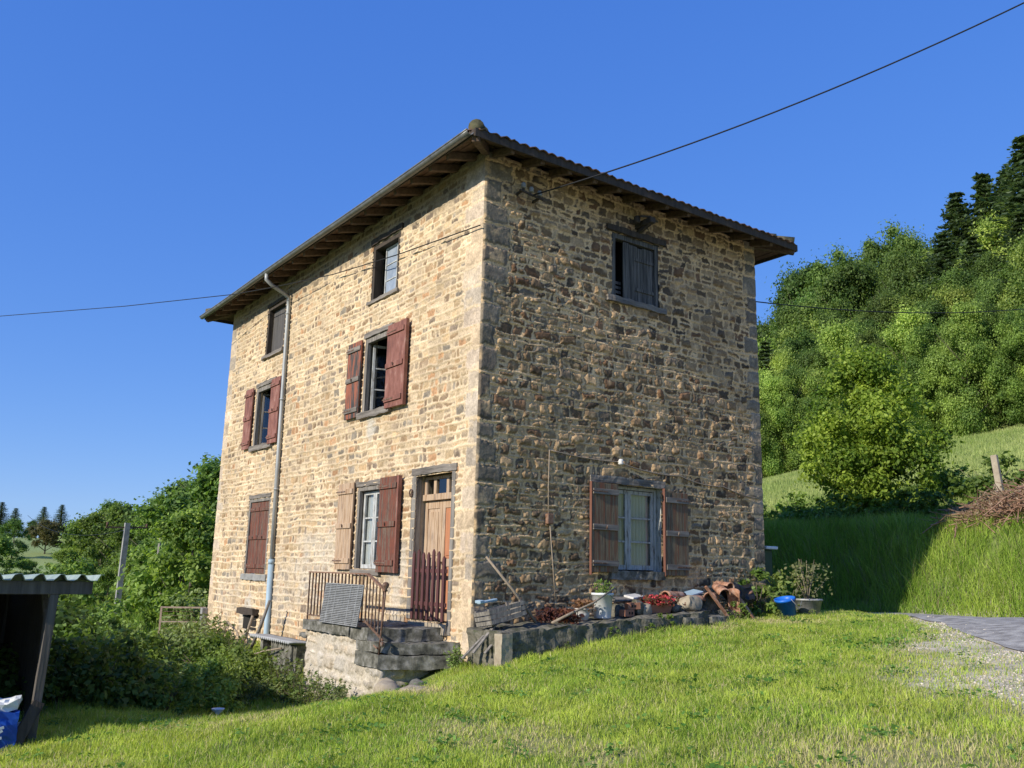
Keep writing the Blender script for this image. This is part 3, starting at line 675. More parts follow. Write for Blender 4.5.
# --- first floor left
o = OPL['f2']; w = window(LW, 'f2', o, dict(fw=.10, mat='grey', proud=.02), 'first floor window open dark between two brick red shutters')
rough('lintel', (o[0]-.02, o[3]+.012, -.05), (o[1]+.03, o[3]+.11, .04), mt['greyh'], w, T=LW, seed=7)
rough('sill', (o[0]-.05, o[2]-.13, -.15), (o[1]+.10, o[2]-.004, .08), mt['greyh'], w, T=LW, seed=8)
s, g = sash(LW, o[0]+.1, -9.03, o[2]+.01, o[3]-.11, -.10, 3, 1, w, mt['grey'], None, fw=.05, swing=-1.2, hinge='l'); g.build('pane', mt['glass'], w)
S(-10.22, -9.72, 3.68, 5.16, w, [mt['red'], mt['red'], mt['iron']])
S(-8.50, -7.96, 3.66, 5.17, w, [mt['red'], mt['red'], mt['iron']], c=.06)
# --- attic right
o = OPL['a1']; w = window(LW, 'a1', o, dict(fw=.09, mat='darkwood', c=-.16, proud=.004), 'small attic window with pale bluish panes in a dark frame')
rough('lintel', (o[0]-.06, o[3]+.012, -.05), (o[1]+.10, o[3]+.12, .05), mt['darkwood'], w, T=LW, seed=9)
rough('sill', (o[0]-.06, o[2]-.07, -.15), (o[1]+.05, o[2]-.004, .06), mt['greyh'], w, T=LW, seed=10)
s, g = sash(LW, o[0]+.30, o[1]-.30, o[2]+.01, o[3]-.1, -.13, 3, 1, w, mt['whiteframe'], None, fw=.03, bar=.022); g.build('pane', mt['milky'], w)
s, g = sash(LW, o[1]-.28, o[1]-.09, o[2]+.01, o[3]-.1, -.125, 3, 1, w, mt['reddish'], None, fw=.035, bar=.022); g.build('pane', mt['milky'], w)
# --- attic left boarded
o = OPL['a2']; w = window(LW, 'a2', o, dict(fw=.07, mat='darkwood', c=-.1, proud=.004), 'attic window closed with dark grey boards')
rough('lintel', (o[0]-.02, o[3]+.012, -.05), (o[1]+.06, o[3]+.09, .04), mt['darkwood'], w, T=LW, seed=11)
rough('sill', (o[0]-.07, o[2]-.08, -.15), (o[1]+.08, o[2]-.004, .08), mt['greyh'], w, T=LW, seed=12)
b = MB(LW); n = 7; ww = (o[1]-o[0]-.16)/n
for i in range(n): b.box((o[0]+.08+i*ww+.002, o[2]+.01, -.14+random.uniform(-.004, .004)), (o[0]+.08+(i+1)*ww-.002, o[3]-.08, -.11))
b.build('board', mt['atticboard'], w)
# --- side wall, ground floor window
o = OPR['r1']; w = window(RW, 'r1', o, dict(fw=.05, mat='blueframe', c=-.2, proud=-.10, rev='blueframe'), 'side window with pale blue sashes and drawn curtains')
rough('lintel', (o[0]-.45, o[3]+.012, -.05), (o[1]+.08, o[3]+.13, .05), mt['greyh'], w, T=RW, seed=13)
rough('sill', (o[0]-.02, o[2]-.14, -.15), (o[1]+.03, o[2]-.004, .07), mt['slabstone'], w, T=RW, seed=14)
mid = 3.19
for (x0, x1) in ((o[0]+.055, mid-.003), (mid+.003, o[1]-.055)):
    s, g = sash(RW, x0, x1, o[2]+.02, o[3]-.06, -.14, 3, 1, w, mt['blueframe'], None, fw=.065, bar=.03); g.build('pane', mt['glass'], w)
curtain(RW, o[0]+.1, mid-.04, o[2]+.06, o[3]-.08, -.20, w, mt['dimcurtain'], waves=5); curtain(RW, mid+.04, o[1]-.1, o[2]+.06, o[3]-.08, -.20, w, mt['dimcurtain'], waves=7)
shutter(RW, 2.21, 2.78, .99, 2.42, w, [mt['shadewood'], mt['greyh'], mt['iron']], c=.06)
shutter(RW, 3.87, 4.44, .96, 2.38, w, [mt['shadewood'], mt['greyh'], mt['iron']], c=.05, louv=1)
for x in (2.205, 3.862):
    MB(RW).box((x-.012, .95, .045), (x, 2.43, .098)).build('shutter_edge', mt['reddish'], w)
# --- side wall, hay door
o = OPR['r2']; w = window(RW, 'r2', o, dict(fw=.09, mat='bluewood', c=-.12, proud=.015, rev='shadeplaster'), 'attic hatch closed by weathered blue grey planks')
rough('lintel', (o[0]-.14, o[3]+.012, -.05), (o[1]+.16, o[3]+.12, .08), mt['darkwood'], w, T=RW, seed=15)
rough('sill', (o[0]-.14, o[2]-.10, -.15), (o[1]+.14, o[2]-.004, .08), mt['greyh'], w, T=RW, seed=16)
b = MB(RW); x = 3.23
while x < 3.72:
    b.box((x, o[2]+.02, -.05+random.uniform(-.008, .008)), (x+.115, o[3]-.10-random.uniform(0, .05), -.02)); x += .122
b.box((3.22, o[2]+.22, -.02), (3.74, o[2]+.28, -.002)); b.box((3.22, o[3]-.4, -.02), (3.74, o[3]-.34, -.002)); b.build('plank_door', mt['bluewood'], w)
b = MB(RW); b.box((2.98, o[2]+.0, -.01), (3.11, o[3]-.12, .015)); b.box((3.115, o[2]-.02, -.005), (3.235, o[3]-.14, .02)); b.build('plank_door', mt['bluewood'], w)
b = MB(RW)
for i in range(4): b.box((2.79, o[2]+.03+i*.085, -.10), (3.0, o[2]+.08+i*.085, -.08))
b.build('louvre', mt['bluewood'], w)
# --- door
o = OPL['door']
b = MB(LW); b.box((o[0]-.13, .20, -.1), (o[0], 2.47, .025)); b.box((o[1], .02, -.1), (o[1]+.10, 2.47, .024))
door = b.build('door', mt['grey'], house, bevel=.006); rough('lintel', (o[0]-.15, 2.472, -.1), (o[1]+.14, 2.585, .035), mt['greyh'], door, T=LW, seed=19); door['label'] = 'old panelled front door with a transom light'
reveal(LW, o, door, mt['plaster'], .3)
b = MB(LW); c = -.17
b.box((o[0]+.01, 2.06, c-.02), (o[1]-.01, 2.16, c+.06)); b.box((o[0]+.01, 2.40, c-.02), (o[1]-.01, 2.45, c+.03))
for x in (o[0]+.01, -1.42, -1.03, o[1]-.09): b.box((x, 2.16, c-.02), (x+.08, 2.40, c+.03))
b.build('transom', mt['tanwood'], door, bevel=.004)
MB(LW).add([(o[0], 2.15, c), (o[1], 2.15, c), (o[1], 2.42, c), (o[0], 2.42, c)], [(0, 1, 2, 3)]).build('pane', mt['glass'], door)
b = MB(LW); m_ = (o[0]+o[1])/2
for (x0, x1) in ((o[0]+.012, m_-.002), (m_+.002, o[1]-.012)):
    b.cur = 0
    b.box((x0, .20, c-.03), (x0+.085, 2.055, c)); b.box((x1-.085, .20, c-.03), (x1, 2.055, c))
    for (z0, z1) in ((.20, .34), (1.02, 1.14), (1.93, 2.055)): b.box((x0+.085, z0, c-.031), (x1-.085, z1, c-.001))
    b.cur = 1 if x0 > -1.3 else 0
    b.box((x0+.085, 1.14, c-.03), (x1-.085, 1.93, c-.014)); b.box((x0+.13, 1.19, c-.014), (x1-.13, 1.88, c-.004))
    b.box((x0+.085, .34, c-.03), (x1-.085, 1.02, c-.014))
b.cur = 2; b.tube([(m_+.05, 1.08, c), (m_+.05, 1.08, c+.05)], .018, 8)
b.build('door_leaf', [mt['tanwood'], mt['orangepanel'], mt['iron']], door, bevel=.004)
rough('threshold', (o[0]-.02, .02, -.25), (o[1]+.02, .175, .06), mt['boulder'], door, T=LW, seed=17)
b = MB(LW)
b.smooth = True; b.tube([(-1.835+.045*math.cos(t), 2.19+.06*math.sin(t), .045) for t in np.linspace(0, 6.2, 16)], .012, 6); b.build('horseshoe', mt['iron'], door)

# --- roof
OV = .60; ZE = 7.46; SL = math.tan(R(17.5))
roof = None
X0, X1, Y0, Y1 = -W1-OV, OV, -OV, W2+OV
def slope(side):
    """corrugated half-round tiles on one hip slope"""
    Ls = (X1-X0) if side in 'fb' else (Y1-Y0); half = (Y1-Y0)/2
    per = .185; ns = int(Ls/per*8)+1; nt_ = 22
    s = np.linspace(0, Ls, ns); t = np.linspace(-.05, half, nt_)
    Sg, Tg = np.meshgrid(s, t, indexing='ij')
    wave = .042*np.abs(np.cos(np.pi*Sg/per))**.8
    row = np.floor(Sg/per)
    h = ZE+.05+Tg*SL+wave+.012*vnoise(row, Tg*2.3, 1, 5)
    jit = .03*vnoise(row, row*0, 1, 9)*(Tg < 0); Tg2 = Tg+jit
    if side == 'f': P = (X0+Sg, Y0+Tg2, h)
    if side == 'b': P = (X1-Sg, Y1-Tg2, h)
    if side == 'r': P = (X1-Tg2, Y0+Sg, h)
    if side == 'l': P = (X0+Tg2, Y1-Sg, h)
    keep = ((Sg > Tg-.05) & (Ls-Sg > Tg-.05))[:-1, :-1] & ((Sg > Tg-.05) & (Ls-Sg > Tg-.05))[1:, 1:]
    idx = np.arange(ns*nt_).reshape(ns, nt_)
    F = np.stack([idx[:-1, :-1], idx[1:, :-1], idx[1:, 1:], idx[:-1, 1:]], -1)[keep]
    return np.stack([q.ravel() for q in P], -1), F
allc = []; allf = []; off = 0
for sd in 'frbl':
    c, f = slope(sd); allc.append(c); allf.append(f+off); off += len(c)
F = np.concatenate(allf)
me = arrmesh('roof', np.concatenate(allc), F.ravel(), np.arange(len(F))*4, np.full(len(F), 4), True)
roof = finish('roof', me, mt['tile'], house); md = roof.modifiers.new('s', 'SOLIDIFY'); md.thickness = .016; md.offset = -1
b = MB(); half = (Y1-Y0)/2; zr = ZE+half*SL+.06
def ridge_line(p0, p1, first=0):
    p0 = Vector(p0); p1 = Vector(p1); L = (p1-p0).length; d = (p1-p0).normalized(); n = int(L/.36)
    for i in range(first, n):
        q0 = p0+d*(i*.36); q1 = q0+d*.42; k = .02*(1+math.sin(i*2.3)*.3)
        b.tube([q0+Vector((0, 0, k+.015)), q1+Vector((0, 0, k))], [.125, .105], 12)
for cpt, e in (((X1, Y0), (X1-half, Y0+half)), ((X1, Y1), (X1-half, Y0+half)), ((X0, Y0), (X0+half, Y0+half)), ((X0, Y1), (X0+half, Y0+half))):
    dx = -.05 if cpt[0] > 0 else .05; dy = .05 if cpt[1] < 0 else -.05
    b = MB(); ridge_line((cpt[0]+dx, cpt[1]+dy, ZE+.07), (e[0], e[1], zr+.03)); b.build('ridge_tile', mt['ridge'], roof)
b = MB()
ridge_line((X0+half, Y0+half, zr+.03), (X1-half, Y0+half, zr+.03))
b.build('ridge_tile', mt['tile'], roof)
# soffit boards between eave and wall
b = MB(); zi = ZE+OV*SL+.0
zb = ZE-.01
def soff(p0, p1, q0, q1, n):
    p0, p1, q0, q1 = map(Vector, (p0, p1, q0, q1))
    for i in range(n):
        t0 = i/n; t1 = (i+1)/n-.0012*0
        g0 = .012*(i % 2)
        a = p0.lerp(q0, t0); c = p1.lerp(q1, t0); d = p1.lerp(q1, t1); e = p0.lerp(q0, t1)
        z = Vector((0, 0, g0)); b.add([a+z, c+z, d+z, e+z], [(0, 1, 2, 3)])
zi2 = zb+OV*SL
soff((X0, Y0, zb), (X1, Y0, zb), (X0+OV, 0, zi2), (X1-OV, 0, zi2), 5)
soff((X1, Y0, zb), (X1, Y1, zb), (0, 0, zi2), (0, W2, zi2), 5)
soff((X0, Y1, zb), (X0, Y0, zb), (X0+OV, W2, zi2), (X0+OV, 0, zi2), 5)
soff((X1, Y1, zb), (X0, Y1, zb), (0, W2, zi2), (X0+OV, W2, zi2), 5)
b.build('soffit', mt['soffit'], roof)
b = MB(); b.box((X1-.02, Y0, ZE-.075), (X1+.008, Y1, ZE+.062)); b.box((X0-.008, Y1-.02, ZE-.075), (X1-.021, Y1+.008, ZE+.061)); b.box((X0-.009, Y0, ZE-.075), (X0+.02, Y1-.021, ZE+.06)); b.box((X0+.021, Y0-.004, ZE-.06), (X1-.021, Y0+.02, ZE+.05))
b.build('fascia', mt['darkwood'], roof, bevel=.004)
def rafter(p0, p1): MB().beam(p0, p1, .085+random.uniform(-.01, .015), .12).build('rafter', mt['rafter'], roof, bevel=.008)
for i in range(21):
    x = -.25-i*.575+random.uniform(-.04, .04); rafter((x, -.55, zb-.055+.01), (x, .05, zi2-.075))
for i in range(12):
    y = .15+i*.57+random.uniform(-.04, .04); rafter((.55, y, zb-.045), (-.05, y, zi2-.075))
for (cx, cy) in ((X1, Y0), (X1, Y1), (X0, Y0)):
    ix = 0 if cx > 0 else -W1; iy = 0 if cy < 0 else W2
    MB().beam((cx-(.04 if cx > 0 else -.04), cy+(.04 if cy < 0 else -.04), zb-.06), (ix, iy, zi2-.08), .12, .14).build('rafter', mt['rafter'], roof, bevel=.008)
# gutter along the front eave
b = MB(); P = []; xs = np.linspace(X0-.02, X1-.03, 60); nn = 9
for x in xs:
    for k in range(nn):
        t = math.pi*(1.0+k/(nn-1)); P.append((x, Y0-.065+.06*math.cos(t), ZE-.005+.06*math.sin(t)+.01*math.sin(x*.7)))
b.smooth = True; b.grid(P, 60, nn); b.tube([(x, Y0-.127, ZE+.0+.01*math.sin(x*.7)) for x in xs], .011, 6)
gut = b.build('gutter', mt['zinc'], house); sd_ = gut.modifiers.new('s', 'SOLIDIFY'); sd_.thickness = .004
b = MB(); b.tube([(-7.80, -.66, 7.42), (-7.80, -.66, 7.28), (-7.82, -.50, 7.17), (-7.84, -.22, 7.06), (-7.85, -.085, 6.97), (-7.85, -.075, 6.75), (-7.76, -.075, 3.2), (-7.70, -.07, 1.02)], .045, 12)
for z in (6.6, 4.6, 2.6): 
    xx = -7.85+.17*(6.75-z)/5.8; b.tube([(xx, -.075, z-.02), (xx, -.075, z+.02)], .056, 12); b.box((xx-.012, -.04, z-.012), (xx+.012, .03, z+.012))
dp = b.build('drainpipe', M('weathered_zinc_pipe', (.27, .28, .275), (.40, .41, .40), (6, 6, 1.5), .5, .1, metal=.2), house)
b = MB(); b.tube([(-7.70, -.07, 1.06), (-7.66, -.07, -.55), (-7.65, -.07, -1.2)], .062, 12); b.tube([(-7.70, -.07, 1.0), (-7.70, -.07, 1.1)], .068, 12); b.build('pipe_sleeve', mt['bluepipe'], dp)['label'] = 'pale blue plastic lower length'
# old services on the side wall
b = MB(); P = []
for (y0, z0, y1, z1, sg) in ((1.35, 2.86, 2.81, 2.80, .03), (2.81, 2.80, 4.3, 2.68, .05), (4.3, 2.68, 5.4, 2.58, .05), (5.4, 2.58, 6.58, 2.42, .04)):
    for t in np.linspace(0, 1, 9)[:-1]: P.append((.045, y0+(y1-y0)*t, z0+(z1-z0)*t-sg*4*t*(1-t)))
b.tube(P, .011, 6)
b.tube([(.05, 1.35, 2.86), (.05, 1.34, 2.3), (.05, 1.35, 1.75)], .010, 6); b.tube([(.06, 1.37, 1.72), (.06, 1.44, 1.1), (.06, 1.50, .55)], .010, 6)
wc = b.build('wall_cable', mt['stick'], house)
MB().box((.02, 1.30, 1.70), (.10, 1.42, 1.86)).build('junction_box', mt['rustrail'], wc, bevel=.01)
b = MB(); b.tube([(.03, 2.81, 2.80), (.10, 2.81, 2.80)], .012, 8); b.lathe((.12, 2.81, 2.74), [(.0, 0), (.035, .005), (.05, .03), (.036, .05), (.046, .07), (.03, .10), (0, .105)], 14)
b.build('insulator', mt['whitecer'], wc)
# wire bracket near the corner and timber bracket above the hatch
b = MB(); b.beam((.0, .62, 6.98), (.22, .62, 7.0), .035, .035); b.beam((.0, .95, 6.93), (.22, .95, 6.95), .035, .035); b.beam((.2, .55, 6.98), (.2, 1.02, 6.93), .03, .03)
b.cur = 1
for (y, z) in ((.62, 7.03), (.78, 7.0), (.95, 6.98)): b.lathe((.2, y, z), [(0, .09), (.03, .085), (.045, .05), (.03, .035), (.045, .015), (.035, 0), (0, 0)], 12)
b.build('wire_bracket', [mt['darkwood'], mt['concrete']], house)
b = MB(); b.beam((-.05, 3.32, 7.10), (.42, 3.32, 7.12), .12, .11); b.beam((.02, 3.32, 6.98), (.34, 3.32, 7.08), .07, .07)
b.tube([(.30, 3.12, 7.17), (.34, 3.32, 7.2), (.30, 3.55, 7.17)], .022, 8); b.tube([(.2, 3.14, 7.2), (.2, 3.14, 7.08)], .06, 10)
b.build('hoist_bracket', mt['darkwood'], house, bevel=.01)
# old stone ledge low on the front; dark panel stands for its shadow
rough('ledge', (-9.35, -.10, -.02), (-8.35, .03, .16), mt['darkwood'], house, T=LW, seed=21)
MB(LW).box((-9.25, -.42, -.01), (-8.45, -.11, .028)).build('ledge_shadow', mt['darkroom'], house)  # shadow under the ledge, painted as a near-black panel

# ------------------------------------------------------------------ landing, steps, railing
steps = thing('stone_landing', (-1.9, -.6, -1.1), 'raised stone landing with three worn steps below the front door', 'steps')
def skew(k):
    def f(p):
        p = Vector(p)
        if p.x > -.95: p.x += k*(1+max(-1.15, min(0, p.y))/1.15)
        p.z -= .022*math.sin(max(0, min(1, (-p.y)/1.15))*math.pi)
        return p
    return f
rough('slab', (-3.23, -1.17, -.03), (-1.50, -.02, .12), mt['slabstone'], steps, seed=31, amp=.010)
rough('slab', (-1.49, -1.15, -.05), (-.94, -.03, .125), mt['slabstone'], steps, seed=33, amp=.012, fn=skew(.25))
rough('step', (-1.30, -1.14, -.20), (-.64, -.03, -.05), mt['slabstone'], steps, seed=32, amp=.012, fn=skew(.42))
rough('step', (-1.30, -1.16, -.40), (-.57, -.03, -.215), mt['slabstone'], steps, seed=34, amp=.012, fn=skew(.45))
b = MB(); b.box((-3.15, -1.06, -1.5), (-.95, -.04, -.04)); b.box((-.95, -1.06, -1.5), (-.62, -.04, -.41)); b.build('core', mt['slabstone'], steps)
palW = [(.46, .41, .34), (.36, .31, .24), (.52, .47, .40), (.30, .26, .2), (.42, .34, .24)]
stone_wall('retaining_wall', lambda p: (p[0], -1.09-p[2], p[1]), -3.2, -.60, -1.5, -.04, .015, [(-1.13, -.5, -.215, .1)], palW, (.47, .41, .32), 500, steps, depth=.045, ridge=.0, course=(.10, .30), wide=(.12, .4), joint=(.012, .05), rag=.07,
           white=((-2.0, -.6, 1.3, .9, .55),), label='whitewashed rubble front of the landing')
stone_wall('retaining_wall', lambda p: (-.60+p[2], p[0], p[1]), -1.1, -.03, -1.5, -.42, .02, [], palW, (.4, .36, .28), 501, steps, depth=.05, ridge=0, course=(.14, .26), wide=(.16, .4))
stone_wall('retaining_wall', lambda p: (-3.21-p[2], -p[0], p[1]), .03, 1.1, -1.6, -.04, .02, [], palW, (.4, .36, .28), 502, steps, depth=.05, ridge=0, course=(.14, .26), wide=(.16, .4))
rail = MB(); zt = .885; yr = -1.12
rail.beam((-3.2, yr, zt), (-1.08, yr, zt), .05, .022); rail.beam((-1.08, yr, zt), (-.50, yr, .66), .05, .022)
RL = rail.build('handrail', mt['rustrail'], steps)
b = MB()
for i, x in enumerate(np.linspace(-3.18, -1.10, 18)):
    b.beam((x, yr, .12 if i % 6 == 0 else .20), (x+random.uniform(-.01, .01), yr, zt-.01), .02, .02, up=(0, 1, 0))
b.beam((-3.18, yr, .20), (-1.10, yr, .20), .016, .022)
for i, x in enumerate(np.linspace(-1.0, -.58, 5)):
    zz = zt-(x+1.08)/.58*.225; b.beam((x, yr, zz-.66), (x, yr, zz-.01), .016, .016, up=(0, 1, 0))
b.beam((-1.12, yr, .22), (-.52, yr, -.02), .016, .03)
b.build('baluster', mt['iron'], RL)
b = MB(); b.tube([(-.60, yr-.01, -.22), (-.52, yr, .68)], .016, 8); b.lathe((-.52, yr, .66), [(0, -.01), (.02, 0), (.026, .03), (.045, .06), (.05, .085), (.035, .115), (0, .125)], 12); b.tube([(-.535, yr, -.1), (-.535, yr, -.04)], .028, 8)
b.build('newel_post', mt['iron'], RL)
# far-side rail against the wall
b = MB(); b.beam((-1.10, yr+.02, -.02), (-.62, yr-.03, -.13), .02, .02); b.build('brace', mt['rustrail'], RL)
# metal grille leaning on the railing
b = MB(); b.T = None
gx0, gx1, gz0, gz1 = -2.47, -1.17, .135, .72
def gp(x, z): return (x+.10*(z-.1), -1.165-.05*(1-(z-gz0)/(gz1-gz0)), z)
for i in range(24):
    z = gz0+(gz1-gz0)*i/23; b.beam(gp(gx0, z), gp(gx1, z), .016, .015)
for x in (gx0, gx0+.18, gx0+.40, gx1-.40, gx1-.16, gx1): b.beam(gp(x, gz0), gp(x, gz1), .014, .014, up=(0, 1, 0))
b.cur = 1; b.add([(gp(gx0, gz0)[0], gp(0, gz0)[1]+.012, gz0), (gp(gx1, gz0)[0], gp(0, gz0)[1]+.012, gz0), (gp(gx1, gz1)[0], gp(0, gz1)[1]+.012, gz1), (gp(gx0, gz1)[0], gp(0, gz1)[1]+.012, gz1)], [(0, 1, 2, 3)])
tag(b.build('metal_grille', [mt['galv'], mt['atticboard']]), 'rectangular grey metal grille of close bars leaning on the landing railing', 'grille')
# picket gate in the doorway
b = MB(LW)
gate = thing('picket_gate', (-1.2, -.05, .2), 'dark red picket gate standing in the front doorway', 'gate')
for i in range(7):
    x = -1.66+i*.152; zt_ = 1.25+.03*math.sin(i*1.9)-(.05 if i == 6 else 0)
    q = MB(LW); q.add([(x, .21, .035), (x+.065, .21, .035), (x+.065, zt_-.04, .035), (x+.0325, zt_, .035), (x, zt_-.04, .035), (x, .21, .057), (x+.065, .21, .057), (x+.065, zt_-.04, .057), (x+.0325, zt_, .057), (x, zt_-.04, .057)],
                      [(4, 3, 2, 1, 0), (5, 6, 7, 8, 9), (0, 1, 6, 5), (1, 2, 7, 6), (2, 3, 8, 7), (3, 4, 9, 8), (4, 0, 5, 9)]); q.build('picket', mt['oxblood'], gate)
for z in (.45, .95): MB(LW).box((-1.70, z-.03, .008), (-.66, z+.03, .033)).build('rail', mt['oxblood'], gate, bevel=.004)
# boulders below the steps
for i, (x, y, z, s, l) in enumerate(((.30, -1.45, -.70, (.34, .30, .24), 'rounded pale boulder under the lowest step'), (.62, -1.20, -.62, (.26, .24, .20), 'smaller grey boulder beside the pale one at the steps'), (-.15, -1.22, -.62, (.26, .22, .12), 'flat stone wedged right under the lowest step'), (.9, -2.0, -.60, (.42, .3, .07), 'flat half buried stone in the lawn by the steps'), (1.25, -1.6, -.47, (.5, .3, .06), 'longer flat stone lying in the lawn before the house corner'))):
    z = max(z, H1(x, y)-.06)
    o = rough('boulder', (x-s[0]/2, y-s[1]/2, z-.05), (x+s[0]/2, y+s[1]/2, z+s[2]), mt['boulder' if i != 1 else 'slabstone'], seed=40+i, amp=.025, roundness=.8, seg=.05); tag(o, l, 'stone')

# ------------------------------------------------------------------ side plinth and its clutter
def plz(y): return .17+.058*(y+.05)
def pfn(p):
    t = p.z > .05
    if t: p.z += plz(p.y)-.17+.02*mnoise.noise(p*3)
    return p
rough('low_wall', (.08, -.10, -.5), (.96, 3.95, .17), mt['moss'], seed=50, amp=.03, fn=pfn, seg=.09).name = 'low_wall'
tag(bpy.data.objects['low_wall'], 'low mossy concrete ledge running along the foot of the side wall', 'wall')
o = rough('ledge_end', (.84, -.16, -.4), (1.0, .02, .15), mt['boulder'], seed=51, amp=.008); tag(o, 'sunlit left end of the mossy ledge, added as a pale block', 'stone')  # added pale block, sunlight on the ledge end put into its colour
for i, (y, l) in enumerate(((3.55, 'grey cut stone in the ledge under the mossy rock'), (4.15, 'large grey cut stone at the right end of the mossy ledge'))):
    o = rough('cut_stone', (.65, y-.22, .0), (1.03, y+.24, .33+.02*i), mt['slabstone'], seed=52+i, amp=.02, roundness=.25); tag(o, l, 'stone')
o = rough('rubble_ledge', (.08, 3.9, -.1), (.62, 5.1, .40), mt['moss'], seed=55, amp=.04, seg=.08, roundness=.15); tag(o, 'rough earthy heap of stone under the broken roof tiles', 'rubble')

def leafset(P, N, size, col, elong=1.6, fold=0):
    """rhombic leaves at P with normals N; returns co, loops-ready"""
    n = len(P); N = N/np.maximum(np.linalg.norm(N, axis=1, keepdims=True), 1e-6)
    r = rng.normal(size=(n, 3)); d = r-(r*N).sum(1, keepdims=True)*N; d /= np.maximum(np.linalg.norm(d, axis=1, keepdims=True), 1e-6)
    s = np.cross(N, d); sz = size[:, None]
    co = np.stack([P-d*sz*.5*elong, P+s*sz*.5-d*sz*.1, P+d*sz*.5*elong, P-s*sz*.5-d*sz*.1], 1)
    return co, np.repeat(col[:, None], 4, 1)
def leafmesh(name, co, col, mat, parent, origin=None):
    n = len(co)*4; co = co.reshape(-1, 3)
    me = arrmesh(name, co, np.arange(n), np.arange(n//4)*4, np.full(n//4, 4), False, col.reshape(-1, 3))
    return finish(name, me, mat, parent, origin=origin)
def crown(clumps, per, size, c1, c2, up=.5, hollow=.55, jitter=.25, droop=0):
    Ps = []; Ns = []; Cs = []; Sz = []
    for (cx, cy, cz, r, t) in clumps:
        n = max(8, int(per*(r**2)))
        v = rng.normal(size=(n, 3)); v /= np.linalg.norm(v, axis=1, keepdims=True)
        rad = r*np.clip(hollow*.5+np.abs(rng.normal(0, .60, (n, 1))), 0, 1.4)*(1+.8*(vnoise(v[:, 0]*3+cx, v[:, 1]*3+v[:, 2]*2.2+cy, 1, 3)[:, None]-.5))
        p = np.array([cx, cy, cz])+v*rad*np.array([1, 1, .78])
        if droop: p[:, 2] -= droop*(np.hypot(v[:, 0], v[:, 1])**2)*r
        Ps.append(p); Ns.append(v*.8+np.array([0, 0, up])+rng.normal(0, .6, (n, 3)))
        tt = np.clip(t+rng.normal(0, jitter, n), 0, 1)
        Cs.append(mixc(np.array(c1), np.array(c2), tt)*rng.uniform(.8, 1.2, (n, 1))); Sz.append(size*rng.uniform(.6, 1.35, n))
    return leafset(np.concatenate(Ps), np.concatenate(Ns), np.concatenate(Sz), np.concatenate(Cs))

def potted(parent, x, y, z, n, h, size, c1, c2, spread=.12, name='foliage', mat='leaf1'):
    P = np.stack([rng.normal(x, spread, n), rng.normal(y, spread, n), z+rng.uniform(0, 1, n)**.8*h], -1)
    co, cc = leafset(P, rng.normal(0, .6, (n, 3))+np.array([0, 0, .5]), size*rng.uniform(.6, 1.3, n), mixc(np.array(c1), np.array(c2), rng.uniform(0, 1, n)))
    return leafmesh(name, co, cc, mt[mat], parent)
def clover():
    g = np.random.default_rng(4); n0 = 420
    r = 4.5+g.uniform(0, 1, n0)**.8*13; az = np.radians(g.uniform(-90, -20, n0)); cx = CAM[0]+r*np.sin(az); cy = CAM[1]+r*np.cos(az)
    m_ = g.integers(8, 34, n0); x = np.repeat(cx, m_)+g.normal(0, .07, m_.sum()); y = np.repeat(cy, m_)+g.normal(0, .07, m_.sum()); dk = np.repeat(g.uniform(0, 1, n0), m_)
    k = ~in_house(x, y, .03) & (y < near_edge(x)-.6); x, y, dk = x[k], y[k], dk[k]; n = len(x)
    P = np.stack([x, y, HT(x, y)+g.uniform(.02, .085, n)], -1)
    co, cc = leafset(P, g.normal(0, .45, (n, 3))+np.array([0, 0, 1.]), g.uniform(.018, .045, n), mixc(np.array([.08, .19, .03]), np.array([.19, .33, .07]), dk)*g.uniform(.8, 1.2, (n, 1)), 1.3)
    o = leafmesh('lawn_weeds', co, cc, mt['blade'], None, origin=(0, 0, 0)); tag(o, 'low broad leaved weeds scattered through the lawn', 'weeds', kind='stuff')
clover()
# crate of boards with a blue tool on it
cr = thing('wooden_crate', (.5, .15, .2), 'broken grey wooden crate tipped on the left end of the mossy ledge', 'crate')
b = MB(); q = Matrix.Rotation(R(13), 4, 'X') @ Matrix.Rotation(R(-8), 4, 'Y') @ Matrix.Diagonal((1, .86, .62, 1))
def cb(p): v = q @ Vector(p); return (v.x+.52, v.y+.12, v.z+.27)
b.T = cb
for z in (.02, .13, .24):
    b.box((.19, -.28, z), (.205, .42, z+.085)); b.box((-.20, -.28, z), (-.185, .42, z+.085))
    b.box((-.19, -.285, z), (.19, -.27, z+.085)); b.box((-.19, .40, z), (.19, .415, z+.085))
for x in (-.12, 0, .12): b.box((x-.05, -.27, -.012), (x+.05, .4, 0))
b.build('slat', mt['grey'], cr)
for x, y in ((-.17, -.25), (.17, -.25), (-.17, .38), (.17, .38)):
    b = MB(); b.T = cb; b.box((x-.018, y-.018, 0), (x+.018, y+.018, .36)); b.build('corner_post', mt['greyh'], cr)
b = MB(); b.obox((.58, -.12, .56), (.07, .32, .03), (.15, 0, .1)); b.obox((.58, -.25, .555), (.12, .07, .04), (.15, 0, .1)); tag(b.build('blue_trowel_tray', mt['bluepipe'], bevel=.006), 'small pale blue plastic piece lying on the broken crate', 'plastic piece')
for i, (p0, p1, w_, l) in enumerate((((.60, -.35, -.12), (.62, .0, .25), .06, 'short weathered plank leaning under the crate at the house corner'), ((.70, -.22, -.12), (.66, .12, .18), .05, 'thin grey stick lying crooked under the crate'), ((.45, -.42, -.2), (.5, -.1, .1), .05, 'dark slat propped against the house corner'))):
    tag(MB().beam(p0, p1, w_, .025).build('scrap_wood', mt['grey'], bevel=.004), l, 'wood')
